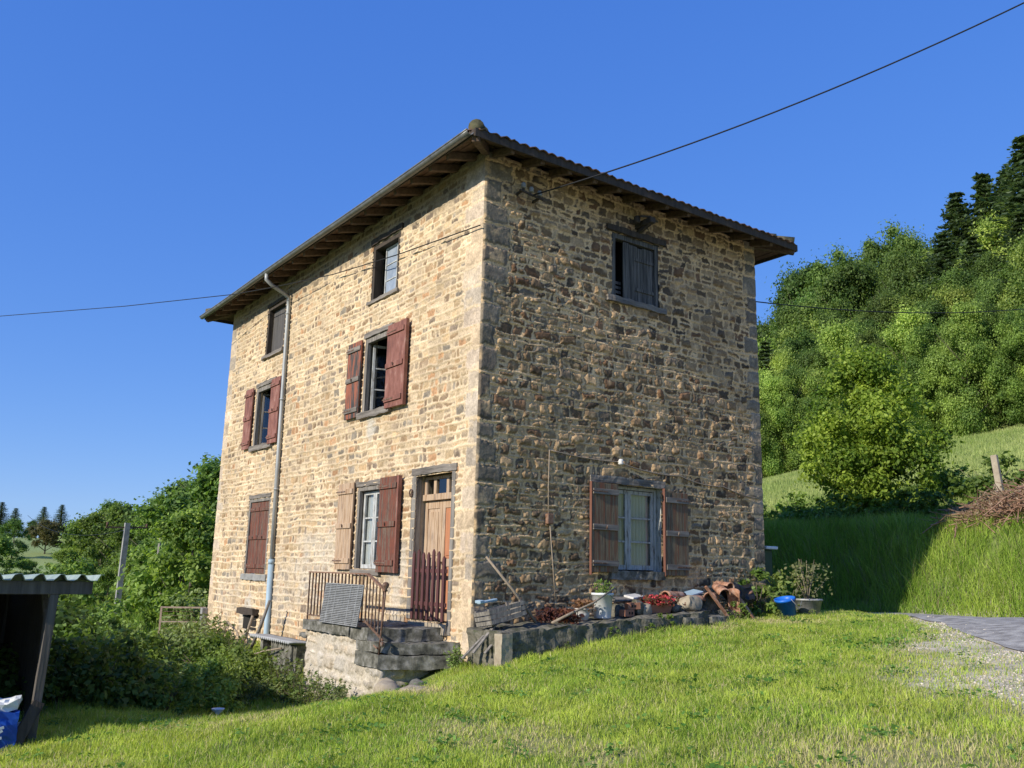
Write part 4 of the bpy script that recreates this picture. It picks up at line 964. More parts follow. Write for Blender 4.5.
b = MB(); b.tube([(.30, .03, 1.17), (.42, .42, .72), (.52, .78, .26)], [.016, .02, .022], 8); tag(b.build('wooden_pole', mt['stick']), 'thin straight pole leaning on the side wall above the crate', 'pole')
b = MB(); b.tube([(.80, .85, .27), (.80, 1.2, .40), (.76, 1.65, .54), (.66, 2.18, .76)], [.021, .02, .017, .013], 8); tag(b.build('long_stick', mt['stick']), 'long pale stick lying diagonally up to the white bucket', 'stick')
# dead red-brown plant
o = thing('withered_plant', (.5, 1.25, .25), 'withered dark red plant heaped behind the long stick', 'plant')
potted(o, .45, 1.25, .24, 420, .20, .05, (.09, .03, .025), (.20, .08, .05), .14)
b = MB()
for i in range(26):
    a = random.uniform(0, 6.28); x, y = .5+random.uniform(-.1, .1), 1.25+random.uniform(-.35, .3)
    b.tube([(x, y, .25), (x+.1*math.cos(a), y+.12*math.sin(a), .3+random.uniform(.05, .16)), (x+.14*math.cos(a), y+.25*math.sin(a), .28+random.uniform(0, .1))], .006, 4)
b.build('stem', mt['oxblood'], o)
# small white pot with dry plant
def pot(name, c, r0, r1, h, mat, label, soil=True, n=20):
    t = thing(name, c, label, 'pot'); b = MB()
    b.lathe(c, [(0, 0), (r0, 0), (r0+(r1-r0)*.5, h*.5), (r1, h*.93), (r1*1.06, h*.93), (r1*1.06, h), (r1*.93, h), (r1*.9, h*.85), (0, h*.82)], n); b.build('body', mat, t); return t
def zp(y): return plz(y)+.015
t = pot('flower_pot', (.52, 1.66, zp(1.66)), .08, .12, .17, mt['whitecer'], 'small white pot with a dry rusty plant left of the white bucket'); potted(t, .52, 1.64, .42, 260, .16, .035, (.25, .13, .07), (.42, .24, .14), .08)
# white bucket with plant
bk = thing('white_bucket', (.52, 2.05, zp(2.05)), 'tall white plastic bucket with green shoots on the ledge', 'bucket')
b = MB(); b.lathe((.52, 2.05, zp(2.05)), [(0, 0), (.125, 0), (.13, .01), (.160, .34), (.172, .34), (.172, .375), (.155, .375), (.150, .30), (0, .29)], 28); b.build('body', mt['whiteplastic'], bk)
b = MB(); b.tube([(.52+.17*math.cos(t), 2.05+.175*math.sin(t)*.98, zp(2.05)+.345-.10*math.sin(t) if False else zp(2.05)+.35-.14*abs(math.cos(t/1))*0-.10*math.sin(t)) for t in np.linspace(0, math.pi, 12)], .005, 5); b.build('handle', mt['galv'], bk)
n = 160; x = rng.normal(.52, .06, n); y = rng.normal(2.05, .08, n); z0 = zp(2.05)+.30
P = np.stack([x, y, z0+rng.uniform(0, .26, n)], -1); co, cc = leafset(P, rng.normal(size=(n, 3))*np.array([1, 1, .2]), rng.uniform(.012, .024, n), mixc(np.array([.12, .22, .04]), np.array([.3, .38, .1]), rng.uniform(0, 1, n)), elong=4); leafmesh('foliage', co, cc, mt['leaf1'], bk)
# bricks
for i, (y, z, rz, l) in enumerate(((2.50, .0, .1, 'orange hollow brick right beside the white bucket'), (2.62, .105, -.25, 'orange brick tilted on top of the hollow brick'))):
    b = MB(); b.obox((.58, y, zp(2.5)+.05+z), (.12, .22, .10), (.05*i, 0, rz)); b.cur = 1
    for k in (-.06, 0, .06): b.obox((.642, y+k, zp(2.5)+.05+z), (.004, .035, .04), (0, 0, rz))
    tag(b.build('brick', [mt['brick'], mt['darkroom']], bevel=.004), l, 'brick')
# red flower planter and red flowers
pl = thing('flower_trough', (.50, 3.2, zp(3.2)), 'orange plastic trough full of red flowers on the ledge', 'planter')
b = MB(); b.add([(.42, 3.0, zp(3.2)), (.60, 3.0, zp(3.2)), (.60, 3.42, zp(3.2)), (.42, 3.42, zp(3.2)), (.39, 2.96, .50), (.63, 2.96, .50), (.63, 3.46, .50), (.39, 3.46, .50)], [(0, 3, 2, 1), (0, 1, 5, 4), (1, 2, 6, 5), (2, 3, 7, 6), (3, 0, 4, 7)]); b.build('trough', mt['brick'], pl)
potted(pl, .5, 3.22, .48, 500, .16, .035, (.12, .06, .03), (.30, .16, .10), .14)
potted(pl, .54, 3.25, .50, 260, .15, .035, (.55, .04, .06), (.75, .12, .14), .11, 'petals', 'petal')
# mossy stones and rock
for i, (y, z, s, m_, l) in enumerate(((2.92, .0, (.16, .22, .16), 'boulder', 'pale yellowish stone left of the red flowers'), (3.95, .02, (.26, .40, .20), 'boulder', 'large pale mossy rock right of the red flowers'), (2.75, .02, (.2, .2, .2), 'moss', 'dark mossy lump behind the bricks'), (3.6, .0, (.18, .22, .12), 'moss', 'small mossy lump between the flowers and the pale rock'))):
    o = rough('ledge_stone', (.55-s[0]/2, y-s[1]/2, zp(y)+z-.02), (.55+s[0]/2, y+s[1]/2, zp(y)+z+s[2]), mt[m_], seed=60+i, amp=.03, roundness=.7, seg=.04); tag(o, l, 'stone')
# leftovers behind: slates and a white sheet
for i, (y, z, w_, m_, l) in enumerate(((2.7, .58, .5, 'grey', 'weathered board lying behind the bricks under the window'), (3.0, .62, .26, 'whitecer', 'small white panel leaning under the side window'), (4.25, .66, .55, 'bluepipe', 'bluish flat sheet on top of the tile heap by the wall'))):
    o = MB().obox((.22, y, z), (.22, w_, .035), (.1*i, .15, .05)).build('loose_panel', mt[m_], bevel=.006); tag(o, l, 'panel')
for i in range(5):
    o = rough('wall_foot_stone', (.08, 2.45+i*.5, .25), (.38, 2.45+i*.5+.44, .50+.04*i), mt['moss'], seed=80+i, amp=.035, roundness=.5, seg=.06)
    tag(o, ['mossy stone behind the bricks by the wall', 'mossy stone behind the pale stone by the wall', 'mossy stone behind the red flowers by the wall', 'mossy stone behind the small moss lump by the wall', 'mossy stone behind the pale rock by the wall'][i], 'stone')
# curved roof tiles
def canal(c, rot, L=.48, r=.10, name='roof_tile', label='', grp='old curved clay tiles dumped by the side wall'):
    from mathutils import Euler
    q = Euler(rot).to_matrix(); P = []
    for i in range(8):
        for k in range(9):
            t = math.pi*k/8; rr = r*(1-.18*i/7); v = q @ Vector((rr*math.cos(t), L*(i/7-.5), rr*math.sin(t))); P.append(Vector(c)+v)
    b = MB(); b.smooth = True; b.grid(P, 8, 9); o = b.build(name, mt['terra']); s = o.modifiers.new('s', 'SOLIDIFY'); s.thickness = .018
    return tag(o, label, 'roof tile', grp)
canal((.62, 4.95, .45), (R(-62), R(10), R(15)), .62, .12, label='long pale curved tile standing upright in front of the tile heap')
canal((.62, 5.22, .38), (R(-55), R(-12), R(-20)), .50, .10, label='tile standing just right of the long upright one')
canal((.48, 4.78, .72), (R(15), R(0), R(60)), .45, .11, label='curved tile arching highest on the left of the heap')
canal((.42, 4.92, .80), (R(5), R(20), R(80)), .40, .09, label='narrow tile lying across the top of the heap')
canal((.40, 4.65, .60), (R(0), R(10), R(30)), .45, .11, label='tile lying low on the left of the heap')
canal((.45, 5.35, .62), (R(20), R(-10), R(-30)), .42, .10, label='tile sticking out on the right of the heap')
canal((.38, 3.75, .62), (R(0), R(0), R(8)), .5, .10, label='tile lying flat behind the pale mossy rock')
canal((.34, 4.2, .56), (R(0), R(0), R(-5)), .5, .10, label='tile lying flat between the pale rock and the heap')
o = rough('black_sack', (.25, 5.05, .45), (.6, 5.5, .85), M('black_film', (.01, .01, .012), (.03, .03, .03), rough=.4), seed=71, amp=.06, roundness=.7, seg=.05); tag(o, 'crumpled black plastic behind the curved tiles', 'plastic sack')
b = MB(); b.beam((.68, 4.18, .80), (.80, 4.68, .22), .05, .035); tag(b.build('stake', mt['terra']), 'short orange brown stake leaning left of the tiles', 'stake')
# blue bucket, zinc tub
def ground_at(x, y): return H1(x, y)
zb_ = ground_at(.75, 6.0)
t = thing('blue_bucket', (.92, 6.0, zb_), 'bright blue plastic bucket tilted in the weeds at the right end of the house', 'bucket')
b = MB(); q = Matrix.Rotation(R(14), 4, 'X'); b.T = lambda p: tuple(q @ Vector(p)+Vector((.92, 6.0, zb_)))
b.lathe((0, 0, 0), [(0, .0), (.135, 0), (.165, .30), (.178, .30), (.18, .345), (.165, .345), (.158, .28), (.125, .03), (0, .03)], 28); b.build('body', mt['blue'], t)
b = MB(); b.tube([(1.10, 5.85, zb_+.33), (1.16, 6.0, zb_+.16), (1.1, 6.15, zb_+.30)], .005, 5); b.build('handle', mt['galv'], t)
zt2 = ground_at(.8, 6.75)
t = thing('zinc_tub', (.8, 6.75, zt2), 'grey zinc tub holding a dry weedy plant right of the blue bucket', 'tub')
b = MB(); b.lathe((.8, 6.72, zt2-.02), [(0, 0), (.17, 0), (.19, .02), (.25, .30), (.27, .30), (.27, .335), (.24, .335), (.22, .26), (0, .24)], 26); b.build('body', mt['galv'], t)
b = MB()
for i in range(22):
    a = random.uniform(0, 6.28); r_ = random.uniform(.05, .35); h_ = random.uniform(.3, .85)
    b.tube([(.8, 6.72, zt2+.15), (.8+r_*.4*math.cos(a), 6.72+r_*.4*math.sin(a), zt2+.2+h_*.5), (.8+r_*math.cos(a), 6.72+r_*math.sin(a), zt2+.2+h_)], [.006, .005, .003], 4)
b.build('stem', mt['stick'], t); potted(t, .8, 6.72, zt2+.35, 320, .6, .045, (.14, .18, .06), (.32, .30, .16), .20)
# dark tank with pale lid behind the corner
t = thing('storage_box', (-.6, 7.35, .3), 'dark green box with a pale lid standing behind the right corner of the house', 'box')
MB().box((-1.25, 6.9, .1), (-.26, 7.15, 1.50)).build('box_body', mt['greentank'], t, bevel=.02); MB().box((-1.32, 6.85, 1.503), (-.16, 7.20, 1.56)).build('lid', mt['whiteplastic'], t, bevel=.01)

# ------------------------------------------------------------------ left side things
zh = H1(-5.6, -.6)
t = thing('small_hutch', (-5.3, -.5, zh), 'low grey block hutch under a corrugated sheet against the front wall', 'hutch')
b = MB(); b.box((-6.35, -.68, zh-.2), (-6.22, -.10, -.42)); b.box((-5.75, -.70, zh-.2), (-4.75, -.60, -.42)); b.box((-4.75, -.66, zh-.2), (-4.62, -.1, -.40)); b.build('wall', mt['slabstone'], t)
MB().box((-6.2, -.35, zh-.2), (-5.78, -.30, -.44)).build('back_board', mt['darkroom'], t)
P = [(-6.55+2.05*i/80, (-.85+.45*j/5), -.36+.026*math.sin(i/80*2.05/.10*6.283)-.02*j/5) for i in range(81) for j in range(6)]
b = MB(); b.smooth = True; b.grid(P, 81, 6); o = b.build('corrugated_lid', mt['lid'], t); s = o.modifiers.new('s', 'SOLIDIFY'); s.thickness = .008
o = rough('weight_stone', (-5.0, -.5, -.30), (-4.7, -.25, -.21), mt['slabstone'], seed=90, amp=.02, roundness=.4); tag(o, 'flat grey stone weighing down the corrugated hutch roof', 'stone')
for i, (p0, p1, r_, m_, l) in enumerate((((-6.72, -.42, .28), (-7.25, -.60, -.85), .035, 'grey', 'grey pole leaning against the pale blue drainpipe'), ((-8.9, -.5, -.25), (-7.6, -.6, -.62), .02, 'stick', 'bare branch sloping across the bushes left of the drainpipe'), ((-6.3, -1.0, -.75), (-5.1, -.75, -.5), .018, 'stick', 'thin bare branch lying in front of the hutch'), ((-8.6, -.35, -1.0), (-8.2, -.2, -.1), .03, 'stick', 'upright branch stub beside the dark ledge'))):
    b = MB(); m0 = (Vector(p0)+Vector(p1))/2+Vector((.02, .03, .03)); b.tube([p0, m0, p1], [r_*.8, r_, r_], 7); tag(b.build('leaning_pole', mt[m_]), l, 'pole')
# rusty field gate + concrete post
t = thing('field_gate', (-11.6, -.85, -1.0), 'small rusty wire mesh gate at the left end of the house', 'gate')
def gt(p):
    a = Vector((-12.35, -1.0, 0)); d = Vector((.35, .95, 0)).normalized(); return tuple(a+d*p[0]+Vector((0, 0, p[2]))+Vector((d.y, -d.x, 0))*p[1])
b = MB(); b.T = gt
for x in (0, 1.02): b.box((x-.022, -.02, -1.3), (x+.022, .02, -.08))
b.box((.022, -.018, -.12), (1.0, .018, -.082)); b.box((.022, -.018, -.46), (1.0, .018, -.43)); b.box((.022, -.018, -1.2), (1.0, .018, -1.17)); b.build('gate_frame', M('pale_rust', (.30, .20, .14), (.50, .40, .32), (9, 9, 9), .8, .2), t)
b = MB(); b.T = gt
for i in range(10): b.tube([(.02, 0, -.2-.1*i), (1.0, 0, -.2-.1*i)], .005, 4)
b.build('wire_mesh', mt['iron'], t)
tag(MB().box((-11.98, .0-.16, -1.6), (-11.84, -.02, -.10)).build('gate_post', mt['concrete'], bevel=.01), 'squared grey concrete post between the rusty gate and the house', 'post')
# white funnel among the bushes
zf = H1(-1.9, -2.9)
b = MB(); b.lathe((-1.9, -2.9, zf+.02), [(.01, 0), (.014, .10), (.085, .17), (.09, .185), (.08, .175), (.01, .105)], 18); tag(b.build('funnel', mt['whiteplastic']), 'small white funnel standing on its stem at the edge of the bushes', 'funnel')
o = rough('dark_log', (-2.3, -3.35, zf), (-2.15, -3.1, zf+.07), mt['slabstone'], seed=93, amp=.02, roundness=.5); tag(o, 'dark flat block lying in the shade left of the white funnel', 'block')

# lean-to shed
shed = thing('open_shed', (-1.8, -7.0, H1(0, -6)), 'open timber shed with a pale corrugated roof at the left edge', 'shed')
b = MB()
P = []; nx, ny = 12, 150
for i in range(nx):
    for j in range(ny):
        y = -10.0+4.99*j/(ny-1); x = .24-4.6*i/(nx-1)
        ph = (y/.205) % 1; tr = min(1, max(0, (abs(ph-.5)-.17)/.10))
        P.append((x, y, .765+.065*(1-tr)-.028*(x-.24)*-1*0-.03*(.24-x)))
b.grid(P, nx, ny); o = b.build('roof_sheet', mt['roofsheet'], shed); s = o.modifiers.new('s', 'SOLIDIFY'); s.thickness = .006
b = MB(); b.box((.10, -10.0, .62), (.17, -5.10, .757)); b.build('beam', mt['shedwood'], shed, bevel=.005)
for y in (-5.5, -7.6, -9.7):
    b = MB(); b.beam((.10, y-.02, H1(.1, y)-.1), (.12, y+.03, .62), .085, .085, up=(0, 1, 0)); b.build('post', mt['shedwood'], shed, bevel=.005)
for y in (-5.35, -7.6): MB().beam((-4.2, y, H1(-4.2, y)-.2), (-4.2, y, .58), .10, .10, up=(0, 1, 0)).build('post', mt['shedwood'], shed)
for y in (-5.35, -7.6, -9.8): MB().beam((-4.3, y, .55), (.09, y, .70), .07, .10).build('rafter', mt['shedwood'], shed)
MB().beam((-.9, -5.42, .68), (-.2, -5.42, .1), .06, .05).build('brace', mt['shedwood'], shed)
b = MB()
for i in range(30): b.box((-4.3, -10+i*.165, -1.6), (-4.26, -10+i*.165+.16, .56))
for i in range(22): b.box((-4.2+i*.195*.98, -10.05, -1.6), (-4.2+i*.195*.98+.185, -10.01, .60))
for i in range(16): b.box((-4.2+i*.195, -5.36, -1.6), (-4.2+i*.195+.19, -5.33, .60))
b.build('back_boards', mt['darkwood'], shed)
for i in range(7):
    z = H1(-1.5, -6.3); x = -3.4+.35*i; o = MB().obox((x, -6.6+.1*(i % 3), z+.45), (.08, .22, 1.3+.1*(i % 2)), (.1*(i % 3-1), .12*(i % 2), .2*i)).build('stored_plank', mt['darkwood'], bevel=.004)
    tag(o, 'dark plank standing upright in the back of the open shed', 'plank', 'planks stored upright inside the shed')
zs_ = H1(.2, -6.0)
o = thing('blue_sack', (.15, -6.15, zs_), 'bright blue printed sack with a white top under the shed roof', 'sack')
rough('sack_body', (-.05, -6.4, zs_-.02), (.33, -5.68, zs_+.40), mt['bluebag'], o, seed=95, amp=.03, roundness=.18, seg=.05)
rough('sack_top', (-.03, -6.38, zs_+.405), (.32, -5.70, zs_+.49), mt['whiteplastic'], o, seed=96, amp=.04, roundness=.12, seg=.04)
b = MB(); 
for (y0, z0, y1, z1) in ((-5.90, .17, -5.82, .22), (-5.92, .22, -5.81, .25), (-5.89, .14, -5.82, .15)): b.beam((.352, y0, zs_+z0), (.352, y1, zs_+z1), .006, .025)
b.build('white_print', mt['whiteplastic'], o)
tag(MB().beam((.30, -5.72, zs_-.02), (.22, -5.50, zs_+.46), .12, .04, up=(1, 0, 0)).build('leaning_plank', mt['darkwood'], bevel=.005), 'dark board leaning between the blue sack and the shed post', 'plank')
tag(rough('plastic_drum', (-.2, -5.72, zs_-.05), (.05, -5.45, zs_+.22), mt['bluepipe'], seed=97, amp=.01, roundness=.3), 'pale bluish container half hidden behind the shed post', 'container')

# ------------------------------------------------------------------ cables and poles
def cablepts(A, B, sag, n=40):
    A = Vector(A); B = Vector(B); return [A.lerp(B, t)-Vector((0, 0, sag*4*t*(1-t))) for t in np.linspace(0, 1, n)]
def cable(A, B, sag, r, label, name='overhead_cable'):
    b = MB(); b.tube(cablepts(A, B, sag), r, 6); return tag(b.build(name, mt['cable']), label, 'cable')
A = Vector((.2, .80, 6.95)); Bp = Vector((5.78, 5.78, 9.5)); far_ = A+(Bp+Vector((0, 0, .95))-A)*2.2
cable(A, far_, .95, .012, 'black overhead cable rising from the side wall to the upper right')
b = MB(); cp = [(.02, -.07, 6.27), (-2.6, -.11, 6.52), (-5.3, -.13, 6.86), (-7.65, -.5, 7.10), (-9.5, -.8, 7.32), (-13.6, -2.4, 7.66), (-18.95, -4.8, 8.12), (-27, -8.4, 9.1), (-40, -14.2, 11.2)]
b.tube(cp, .010, 6)
tag(b.build('overhead_cable', mt['cable']), 'thin cable clipped across the sunlit front and running off to the left', 'cable')
cable((-.3, 6.9, 6.5), (2.0, 26.0, 10.8), .7, .012, 'dark cable stretching from behind the house across the wood on the right')
t = thing('utility_pole', (-22.2, .15, -1.6), 'tapering pale concrete utility pole rising among the bushes on the left', 'utility pole')
b = MB(); b.beam((-22.2, .13, -3.0), (-22.2, .2, 2.3), .17, .17, up=(0, 1, 0)); b.build('shaft', mt['concrete'], t)
b = MB(); b.beam((-22.2, -.5, 2.12), (-22.2, .9, 2.17), .05, .05)
for y in (-.45, .2, .85): b.tube([(-22.2, y, 2.15), (-22.2, y, 2.3)], .035, 6)
b.build('crossarm', mt['iron'], t)
tag(MB().tube([(-18.1, .28, -2), (-18.1, .28, 1.95)], [.06, .04], 8).build('wooden_pole', mt['grey']), 'slim weathered pole standing before the trees left of the house', 'pole')
cable((-22.2, .85, 2.28), (-60, 2, 4), .8, .012, 'thin line leaving the concrete pole across the far trees')
tag(MB().beam((.15, 15.7, H1(.15, 15.7)-.1), (.02, 15.7, H1(.15, 15.7)+1.45), .15, .11, up=(0, 1, 0)).build('fence_post', mt['boulder'], bevel=.01), 'pale leaning wooden fence post above the heap of dead brushwood', 'post')

# ------------------------------------------------------------------ vegetation
def limbs(b, base, H, r, n, spread, seed, lean=.05):
    g = random.Random(seed); p = Vector(base); pts = [p]; rr = [r*1.25]
    for i in range(1, 7):
        p = p+Vector((g.uniform(-lean, lean)*H/6, g.uniform(-lean, lean)*H/6, H/6)); pts.append(p); rr.append(r*(1-i/7.2))
    b.tube(pts, rr, 8)
    ends = []
    for k in range(n):
        i = g.randint(1, 5); a = g.uniform(0, 6.283); L = spread*g.uniform(.5, 1); q0 = pts[i]; q1 = q0+Vector((math.cos(a)*L*.5, math.sin(a)*L*.5, L*.35)); q2 = q0+Vector((math.cos(a)*L, math.sin(a)*L, L*.75))
        b.tube([q0, q1, q2], [rr[i]*.6, rr[i]*.35, rr[i]*.12], 6); ends.append(q2)
    return ends
def make_tree(name, label, H, Wd, ncl, per, size, c1, c2, seed, cat='tree', low=.18, trunk=.16, group=None, shape=0):
    global rng
    rng = np.random.default_rng(seed)
    t = thing(name, (0, 0, 0), label, cat, group)
    b = MB(); limbs(b, (0, 0, -.3), H*.82, trunk, 9, Wd*.42, seed); b.build('trunk', mt['bark'], t)
    cl = []
    for i in range(ncl):
        u = rng.uniform(0, 1); z = H*(low+(1-low)*u)
        prof = math.sin(math.pi*min(.98, (u*.82+.14)))**.75 if shape == 0 else (1-u*.85)
        a = rng.uniform(0, 6.283); rad = Wd/2*prof*math.sqrt(rng.uniform(.1, 1))*(.62+.75*float(vnoise(np.array([a*1.1+seed]), np.array([z/H*4.0]), 1, seed)[0]))
        cl.append((rad*math.cos(a), rad*math.sin(a), z*(.95), Wd*.5*rng.uniform(.13, .30), rng.uniform(.0, 1.)))
    co, cc = crown(cl, per, size, c1, c2, hollow=.25); leafmesh('crown', co, cc, mt['leaf1' if name == 'hazel_tree' else 'leaf'], t); return t
def make_conifer(name, label, H, Wd, seed, group=None, c1=(.045, .08, .034), c2=(.13, .19, .08)):
    global rng
    rng = np.random.default_rng(seed); t = thing(name, (0, 0, 0), label, 'conifer', group)
    b = MB(); b.tube([(0, 0, -.3), (0, 0, H*.5), (0, 0, H)], [.2, .12, .02], 8); b.build('trunk', mt['bark'], t)
    P = []; N = []; 
    for k in range(34):
        u = (k+.5)/34; z = H*(.10+.9*u); R0 = Wd/2*(1-u)**.9+.08
        for a in rng.uniform(0, 6.283, 14):
            L = R0*rng.uniform(.45, 1.15); m_ = int(14+34*(1-u)); s = rng.uniform(.1, 1, m_)*L
            P.append(np.stack([s*math.cos(a)+rng.normal(0, .10, m_), s*math.sin(a)+rng.normal(0, .10, m_), z-.22*s-.16*rng.uniform(0, 1, m_)+.16*(s/L)**2*L], -1)); N.append(rng.normal(0, .5, (m_, 3))+np.array([0, 0, .7]))
    P = np.concatenate(P); N = np.concatenate(N); n = len(P)
    co, cc = leafset(P, N, rng.uniform(.07, .15, n)*(H/14), mixc(np.array(c1), np.array(c2), rng.uniform(0, 1, n)), elong=2.0)
    leafmesh('crown', co, cc, mt['leaf'], t); return t
def make_bush(name, label, H, Wd, ncl, per, size, c1, c2, seed, group=None, cat='bush'):
    global rng
    rng = np.random.default_rng(seed); t = thing(name, (0, 0, 0), label, cat, group)
    b = MB(); g = random.Random(seed)
    for k in range(9):
        a = g.uniform(0, 6.283); L = Wd*.4*g.uniform(.4, 1); b.tube([(0, 0, -.1), (L*.4*math.cos(a), L*.4*math.sin(a), H*.3), (L*math.cos(a), L*math.sin(a), H*g.uniform(.4, .6))], [.014*H, .008*H, .003*H], 5)
    b.build('stem', mt['bark'], t)
    cl = []
    for i in range(ncl):
        a = rng.uniform(0, 6.283); q = math.sqrt(rng.uniform(0, 1)); rad = Wd/2*q; zt_ = H*(1-.65*q**2.2)
        cl.append((rad*math.cos(a), rad*math.sin(a), zt_*rng.uniform(.25, .9), Wd*.5*rng.uniform(.16, .32), rng.uniform(.1, .9)))
    co, cc = crown(cl, per, size, c1, c2, hollow=.3); leafmesh('foliage', co, cc, mt['leaf'], t); return t
DG = ((.055, .115, .02), (.18, .29, .045)); MG = ((.09, .17, .025), (.30, .42, .06)); LG = ((.14, .235, .03), (.42, .53, .085)); OG = ((.12, .13, .04), (.24, .23, .08))
WG = 'trees of the wood on the right hillside'
protos = [make_tree('broadleaf_tree', 'tree', 13, 9, 80, 900, .135, *MG, 1, group=WG, low=.06), make_tree('broadleaf_tree', 'tree', 14, 8.5, 80, 900, .13, *DG, 2, group=WG, low=.1),
          make_tree('broadleaf_tree', 'tree', 12, 9.5, 76, 900, .135, *LG, 3, group=WG, low=.05), make_tree('broadleaf_tree', 'tree', 15, 8, 84, 900, .125, *DG, 4, group=WG, low=.08)]
con = make_conifer('conifer_tree', 'c', 17, 8.0, 5, group='dark conifers on the right skyline')
def put(o, x, y, rz, s, label=None, first=set(), dz=0):
    z = H1(x, y)+dz; sc = s if hasattr(s, '__len__') else (s, s, s)
    if o not in first: 
        first.add(o); o.location = (x, y, z); o.rotation_euler[2] = rz; o.scale = sc
        if label: o['label'] = label
        return o
    return dup(o, (x, y, z), rz, sc, label)
def polar(az, D): a = math.radians(az); return CAM[0]+D*math.sin(a), CAM[1]+D*math.cos(a)
def top_of(pr):
    z = 0
    for c in pr.children:
        if c.type == 'MESH': z = max(z, max(v.co.z for v in c.data.vertices))
    return z
TOPS = {}
def put_to(pr, az, D, el, rz, label, wf=1.0, lo=.45, hi=2.4):
    """a tree standing az, D from the view point, grown until its top reaches elevation el"""
    if pr not in TOPS: TOPS[pr] = top_of(pr)
    x, y = polar(az, D); s = (CAM[2]+D*math.tan(R(el))-H1(x, y))/TOPS[pr]; s = max(lo, min(hi, s))
    return put(pr, x, y, rz, (s*wf, s*wf, s), label)
g = random.Random(5)
SKYE = ([-48, -38.6, -35.6, -32.5, -29.2, -26.8, -22.3, -10], [14.5, 16.2, 18.9, 20.0, 21.3, 20.6, 22.8, 26])
rows = [(64, 22), (70, 21), (77, 20), (86, 20), (96, 19), (108, 18)]
kinds = ['mid green', 'dark green', 'bright yellow green', 'tall dark green']
for ri, (D, n) in enumerate(rows):
    for i in range(n):
        az = -46+35*(i+.5*(ri % 2)+g.uniform(-.3, .3))/n
        Dd = D+g.uniform(-3, 3); k = g.choice([0, 1, 2, 3, 0, 1] if ri else [0, 2, 2, 3, 1, 0])
        gx_, gy_ = polar(az, Dd); ge = math.degrees(math.atan2(H1(gx_, gy_)-CAM[2], Dd))
        st = float(np.interp(az, *SKYE)); el = ge+(st-ge)*[.62, .72, .82, .90, .97, 1.0][ri]*(g.uniform(.78, 1.06) if ri < 4 else g.uniform(.93, 1.05))
        put_to(protos[k], az, Dd, el, g.uniform(0, 6.28), '%s broadleaf tree %s of the wooded hillside' % (kinds[k], ['on the lower edge', 'in the second row', 'halfway up', 'in the upper half', 'near the top', 'on the skyline'][ri]), wf=g.uniform(.56, .82), lo=.6)
for (az, D, el, l) in ((-23.6, 92, 23.0, 'dark conifer between the middle one and the tallest one on the right skyline'), (-23.0, 76, 20.5, 'dark conifer lower down in front of the tallest one'), (-25.6, 80, 19.6, 'dark conifer lower down in front of the middle one'), (-27.2, 84, 20.0, 'dark conifer furthest left of the right skyline group'), (-26.3, 88, 22.2, 'dark conifer rising left of its two neighbours on the right skyline'), (-24.8, 90, 23.0, 'dark conifer in the middle of the right skyline'), (-22.5, 84, 24.6, 'tallest dark conifer at the right edge of the skyline'), (-37.9, 76, 14.5, 'small dark conifer just right of the house eave')):
    put_to(con, az, D, el, g.uniform(0, 6), l, wf=1.75)
# hazel-like tree on the bank
hz = make_tree('hazel_tree', 'rounded bright green small tree growing on the bank behind the road', 4.7, 3.6, 150, 2600, .070, (.115, .195, .022), (.35, .45, .06), 21, low=.04, trunk=.05); put(hz, -3.9, 16.6, .5, (1.0, 1.0, 1.1), dz=-.1)
BG = 'bushes along the bank and meadow edge'
bu = make_bush('bramble_bush', 'b', 1.3, 2.2, 34, 900, .085, (.07, .14, .018), (.18, .28, .04), 31, BG)
bu2 = make_bush('bramble_bush', 'b', 1.5, 2.4, 36, 900, .09, (.10, .18, .025), (.26, .37, .06), 32, BG)
for i, (x, y, s, l) in enumerate(((-6.9, 16.6, .8, 'low dark bush left of the bright tree, next to the house corner'), (-5.6, 15.9, .75, 'low bush at the left foot of the bright tree'), (-3.9, 15.2, .7, 'low bush right below the bright tree'), (-2.0, 15.6, .8, 'low bush at the right foot of the bright tree'), (-1.2, 18.0, .95, 'bush on the meadow edge right of the bright tree'), (.4, 18.6, .9, 'bush on the meadow edge above the dead brushwood'), (2.0, 18.9, .85, 'bush on the meadow edge at the right picture border'), (-2.6, 18.8, .9, 'bush partly behind the bright tree'), (3.9, 19.5, .8, 'bush on the meadow edge beyond the right border'))):
    put(bu if i % 2 else bu2, x, y, i*1.3, (s*1.15, s*1.15, s), l)
# dead brushwood
rng = np.random.default_rng(77)
b = MB(); g2 = random.Random(8)
for i in range(620):
    x = g2.uniform(-.5, 4.2); y = 14.45+g2.uniform(-.95, .9)+.1*x; z = H1(x, y)+g2.uniform(.1, 1.0)*(1-abs(x-1.8)/3.6)*g2.uniform(.5, 1); a = g2.uniform(0, 6.28); L = g2.uniform(.3, 1.5); e = g2.uniform(-.35, .75)
    p = Vector((x, y, z)); d = Vector((math.cos(a), math.sin(a), e))*L; b.tube([p-d*.5, p+Vector((0, 0, .05)), p+d*.5], [.016, .012, .005], 4, cap=False)
bp_ = thing('brushwood_heap', (1.0, 14.6, 2.4), 'long heap of reddish brown dead branches on the bank at the right', 'brushwood')
b.build('branch', M('dead_branch', (.20, .10, .06), (.38, .24, .16), (9, 9, 9), .9, .1), bp_)
n = 8500; x = rng.uniform(-.5, 4.2, n); y = 14.4+np.clip(rng.normal(0, .45, n), -.9, .9)+.1*x; z = HT(x, y)+rng.uniform(.05, .95, n)*(1-np.abs(x-1.8)/3.8)*(.3+1.1*vnoise(x, y, .5, 6))
